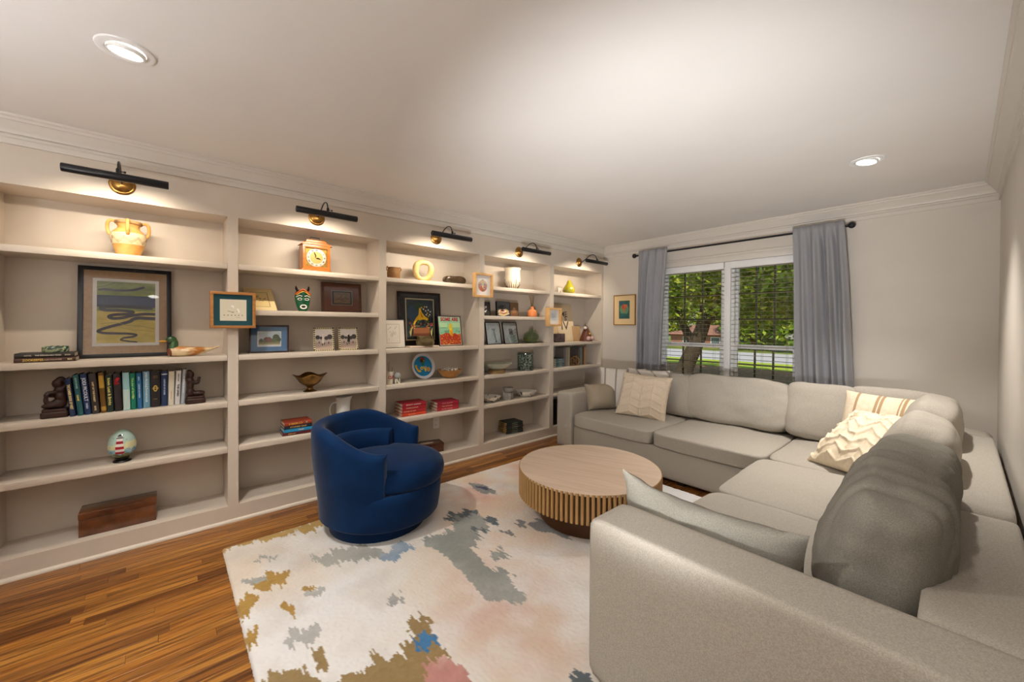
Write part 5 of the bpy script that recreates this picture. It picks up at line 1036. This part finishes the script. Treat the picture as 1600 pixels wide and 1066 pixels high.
frame('plain peach panel leaning behind the fourth divider box', .150, .30, (-.10, 3.655, SC+.001), flat('#d8b586'), .003, .012, lean=R(8), art=peach, inset=(.003, .003), name='art_panel', cat='panel')
t = thing('small_wooden_box', 'small dark purple-brown box in front of the lettered canvas', 'box', (-.065, 3.715, SC)); PB = mat('purple_wood', '#5a484a', .5, col2='#443638', nscale=20); m = M(); m.bb(-.06, .0, -.085, .085, .008, .108); m.build('body', PB, t, bevel=.002)
m = M(); m.bb(-.056, -.004, -.08, .08, 0, .008); m.build('plinth', flat('#2a2022'), t); m = M(); m.bb(0, .004, -.008, .008, .05, .075); m.build('clasp', BRASS, t)
t = thing('carved_gnome', 'brown cone-shaped carving with two pink balls at its foot in the last bay', 'ornament', (-.105, 4.275, SC)); m = M(); m.lathe([(.0001, 0), (.086, 0), (.088, .012), (.074, .06), (.052, .12), (.030, .175), (.012, .200), (.0001, .206)], 32); m.build('cone', mat('brown_carving', '#5e3426', .4), t, smooth=50)
for s in (-1, 1): m = M(); m.ell((.070, s*.036, .040), (.030, .034, .030), 18, 12); m.build('pink_ball', mat('pink_ball', '#c9a39c', .35), t, smooth=True)
m = M(); m.ell((.058, .0, .100), (.018, .018, .018), 14, 10); m.build('gold_ball', mat('gold_ball', '#b08a3c', .35), t, smooth=True); m = M(); m.ell((.018, -.042, .180), (.026, .026, .020), 14, 10); m.build('white_tuft', mat('white_tuft', '#d8cec4', .6), t, smooth=True)
t = thing('kraft_panel', 'tan card panel leaning behind the cone-shaped carving', 'panel', (-.17, 4.175, SC+.0005)); t.rotation_euler = (0, R(-10), 0); m = M(); m.bb(-.006, 0, -.08, .08, 0, .205); m.build('card', mat('kraft', '#b08f66', .8), t)
for k in range(4): book_flat('slim blue-grey book in the small pile of the last bay, '+['lowest', 'second', 'third', 'top'][k], .150, .026, .11, ['#5d7478', '#4c6468', '#6a7f80', '#56696e'][k], (-.075, 3.722, SD+.0005+.0268*k), 0, [(['POEMS', 'LETTERS', 'ESSAYS', 'NOTES'][k], 0, .4, .010, '#c8d0cc')], 'blue-grey pile in the last bay')
for k, (y, th, h, c, lb) in enumerate([(3.826, .034, .240, '#6a625c', 'grey upright book at the left of the last bay'), (3.868, .040, .242, '#8f877c', 'light grey upright book in the last bay'), (3.910, .030, .240, '#a89a7a', 'tan upright book left of the wire ornament'), (4.118, .03, .232, '#5a5450', 'dark grey upright book right of the wire ornament'), (4.158, .036, .238, '#6e756c', 'grey-green upright book in the last bay'), (4.200, .036, .242, '#5a4438', 'brown upright book in the last bay'), (4.240, .030, .240, '#b98a5c', 'orange-tan upright book at the right of the last bay')]): book_up(lb, th, h, .15, c, (-.09, y, SD), group='upright books in the last bay')
t = thing('wire_polyhedron', 'gold wire polyhedron ornament between the upright books', 'ornament', (-.075, 4.01, SD)); g = (1+5**.5)/2; V = [Vector(v).normalized()*.072 for v in ((0, 1, g), (0, -1, g), (0, 1, -g), (0, -1, -g), (1, g, 0), (-1, g, 0), (1, -g, 0), (-1, -g, 0), (g, 0, 1), (-g, 0, 1), (g, 0, -1), (-g, 0, -1))]; dm = min((V[0]-v).length for v in V[1:])
zb = min(v.z for v in V)
for i in range(12):
    for j in range(i): 
        if (V[i]-V[j]).length < dm*1.05: m = M(); m.tube([V[i]-Vector((0, 0, zb-.003)), V[j]-Vector((0, 0, zb-.003))], .0022, 6); m.build('wire', GOLDF, t)
t = thing('storage_box', 'black box on the bottom shelf behind the left sofa arm', 'box', (-.06, 3.72, S0)); m = M(); m.bb(-.2, 0, -.19, .19, 0, .22); m.build('body', flat('#15130f'), t, bevel=.004); m = M(); m.bb(-.203, .003, -.193, .193, .222, .262); m.build('lid', flat('#1c1916'), t, bevel=.004)

# ------------------------------------------------------------ picture on the window wall
t = thing('wall_picture', 'gold-framed picture of a coral bloom on teal hung left of the window', 'picture', (.342, YB-.001, 1.347), -pi/2); w, h = .325, .395
m = M(); m.ring(w, h, .010, 0, .022); m.build('frame', GOLDF, t, bevel=.0015); m = M(); m.bb(0, .014, -w/2+.008, w/2-.008, .008, h-.008); m.build('mat_board', mat('peach_mat', '#e6c896', .8), t)
p = Print(.0146, -.082, .085); p.rect(0, 0, .160, .235, mat('teal_paint', '#2f5a5a', .6, col2='#446a5c', nscale=14)); p.disc(.08, .12, .066, '#6f9070', ry=.07); p.disc(.078, .155, .036, '#c0552e', ry=.034); p.disc(.10, .165, .028, '#c86a4e', ry=.022); p.disc(.08, .115, .012, '#b8743c', ry=.03); p.disc(.07, .05, .05, '#3a6a64', ry=.02); p.disc(.04, .2, .025, '#3f5f78'); p.build(t)

# ------------------------------------------------------------ outdoors
GZ = -.6
m = M(); m.bb(-45, 25, YB+.5, 70, GZ-.1, GZ); struct(m.build('lawn', mat('lawn_grass', '#5f6d2a', .9, col2='#7f8a34', nscale=1.2, ndet=6)))
m = M(); m.bb(-45, 25, YB+.5, 20.0, GZ, GZ+.01); struct(m.build('leaf_litter', mat('leaf_litter', '#a87a52', .9, col2='#7a6038', nscale=5, ndet=6)))
m = M(); m.bb(-45, 25, 20.0, 23.4, GZ, GZ+.03); struct(m.build('verge', mat('verge_grass', '#8fa52a', .9, col2='#a5b038', nscale=2, ndet=5)))
m = M(); m.bb(-45, 25, 23.4, 31.5, GZ, GZ+.04); struct(m.build('road', mat('asphalt', '#a9a6a8', .8, col2='#b5b0b0', nscale=1)))
LEAFS = [mat('leaf_%d' % i, a, .55, spec=.3, col2=b, nscale=.9, ndet=3) for i, (a, b) in enumerate([('#4a6a1c', '#86a02c'), ('#35521a', '#64822a'), ('#86a02c', '#c2c444')])]
for mm in LEAFS:
    n_ = mm.node_tree.nodes; l_ = mm.node_tree.links; tr = n_.new('ShaderNodeBsdfTranslucent'); mx = n_.new('ShaderNodeMixShader'); mx.inputs[0].default_value = .35; tr.inputs[0].default_value = lin('#8fa52c'); ou = n_['Material Output']
    l_.new(n_['Principled BSDF'].outputs[0], mx.inputs[1]); l_.new(tr.outputs[0], mx.inputs[2]); l_.new(mx.outputs[0], ou.inputs[0])
BARK = mat('bark', '#4a3d2c', .9, col2='#33291c', nscale=6, stretch=(4, 4, 1), bump=.6, bscale=14)
def tree(lb, loc, path, r0, crowns, nl, ls, seed, mi=(0, 1, 2), group='trees across the road'):
    t = thing('tree', lb, 'tree', loc, 0, group); rd_ = random.Random(seed)
    for i, pth in enumerate(path):
        q = spline(pth, 6); rr_ = r0 if i == 0 else r0*.55; m = M(); m.tube(q, [rr_*(1-.55*k/len(q))*(1.35-.35*min(1, k/4) if i == 0 else 1) for k in range(len(q))], 12); m.build('trunk' if i == 0 else 'branch', BARK, t, smooth=True)
    m = M(); tot = sum(c[3]*c[4]*c[5] for c in crowns)
    for (cx, cy, cz, rx, ry, rz_) in crowns:
        for _ in range(int(nl*rx*ry*rz_/tot)):
            while True:
                v = Vector((rd_.uniform(-1, 1), rd_.uniform(-1, 1), rd_.uniform(-1, 1)))
                if v.length < 1: break
            v = v.normalized()*(v.length**.6); c = Vector((cx+v.x*rx, cy+v.y*ry, cz+v.z*rz_))
            u = Vector((rd_.gauss(0, 1), rd_.gauss(0, 1), rd_.gauss(0, .6))).normalized(); w = u.cross(Vector((rd_.gauss(0, 1), rd_.gauss(0, 1), rd_.gauss(0, 1)))).normalized(); s = ls*rd_.uniform(.6, 1.3)
            m.m(rd_.choice(mi)); m.add([c-u*s, c+w*s*.45-u*s*.1, c+u*s, c-w*s*.45-u*s*.1], [(0, 1, 2, 3)])
    o = m.build('foliage', LEAFS, t); return t
tree('near leaning tree with a thick trunk seen through the left window', (-3.75, 14.8, GZ), [[(0, 0, 0), (.15, 0, .5), (.5, 0, 1.3), (.75, .1, 2.2), (.8, .2, 3.2), (.9, .2, 4.5)], [(.45, 0, 1.2), (-.1, .2, 2.0), (-.5, .4, 3.0)], [(.7, .1, 2.0), (1.5, 0, 2.9), (2.2, 0, 3.6)]], .33,
     [(.6, 0, 4.6, 3.2, 2.0, 2.0), (-1.6, .5, 4.0, 2.0, 1.6, 1.8), (2.8, 0, 4.2, 2.2, 1.8, 1.8), (.3, 0, 2.9, 1.9, 1.3, .9)], 11000, .115, 1, group='trees outside the window')
tree('second near tree with hanging branches seen through the right window', (.1, 14.2, GZ), [[(0, 0, 0), (.0, .1, 1.5), (.1, .1, 3.2), (.2, 0, 5)]], .17, [(-.3, 0, 4.3, 2.5, 1.8, 2.1), (-1.4, .3, 3.1, 1.7, 1.2, 1.3), (.9, 0, 3.0, 1.6, 1.2, 1.3)], 9500, .11, 2, (0, 0, 1, 2), 'trees outside the window')
for k, (x, y, hgt, lb) in enumerate([(-17, 38, 9, 'leafy tree across the road at the far left'), (-12.3, 41, 10.5, 'leafy tree across the road behind the red-roofed house'), (-7.5, 36.5, 9.5, 'leafy tree across the road in the middle of the view'), (-3.4, 35.5, 9, 'leafy tree across the road right of the middle'), (.6, 37, 9.5, 'leafy tree across the road at the right'), (5, 38, 10, 'leafy tree across the road at the far right')]):
    base = .18 if k not in (1,) else .42
    tree(lb, (x, y, GZ), [[(0, 0, 0), (.1, 0, 2), (0, .1, 4)]], .25, [(0, 0, hgt*.62, 2.9, 2.4, hgt*.40), (-1.0, -.6, hgt*.38, 2.3, 1.6, hgt*.25), (1.0, -.6, hgt*.36, 2.3, 1.6, hgt*.25)]+([(0, -1.2, hgt*.16, 2.8, 1.0, hgt*.17)] if k not in (0, 1) else []), 6500, .26, 20+k)
t = thing('red_roofed_house', 'low brick house with a red shingle roof across the road', 'house', (-10.6, 36.5, GZ)); BRK = mat('brick', '#8a5a48', .8, col2='#a06a54', nscale=6); m = M(); m.bb(-4.6, 3.4, 0, 5, 0, 1.15); m.build('walls', BRK, t)
m = M(); m.add([(-5, -.5, 1.15), (3.9, -.5, 1.15), (3.9, 5.5, 1.15), (-5, 5.5, 1.15), (-4, 2.5, 2.0), (2.6, 2.5, 2.0)], [(0, 1, 5, 4), (1, 2, 5), (2, 3, 4, 5), (3, 0, 4), (3, 2, 1, 0)]); m.build('roof', mat('red_shingle', '#a07263', .85, col2='#8a6254', nscale=8, ndet=5), t)
for xx in (-3, -.5, 1.8): m = M(); m.bb(xx-.4, xx+.4, -.04, 0, .35, .95); w_ = m.build('window', WHITE, t); m = M(); m.bb(xx-.34, xx+.34, -.05, -.04, .41, .89); m.build('pane', flat('#5a6a70', .2), w_)
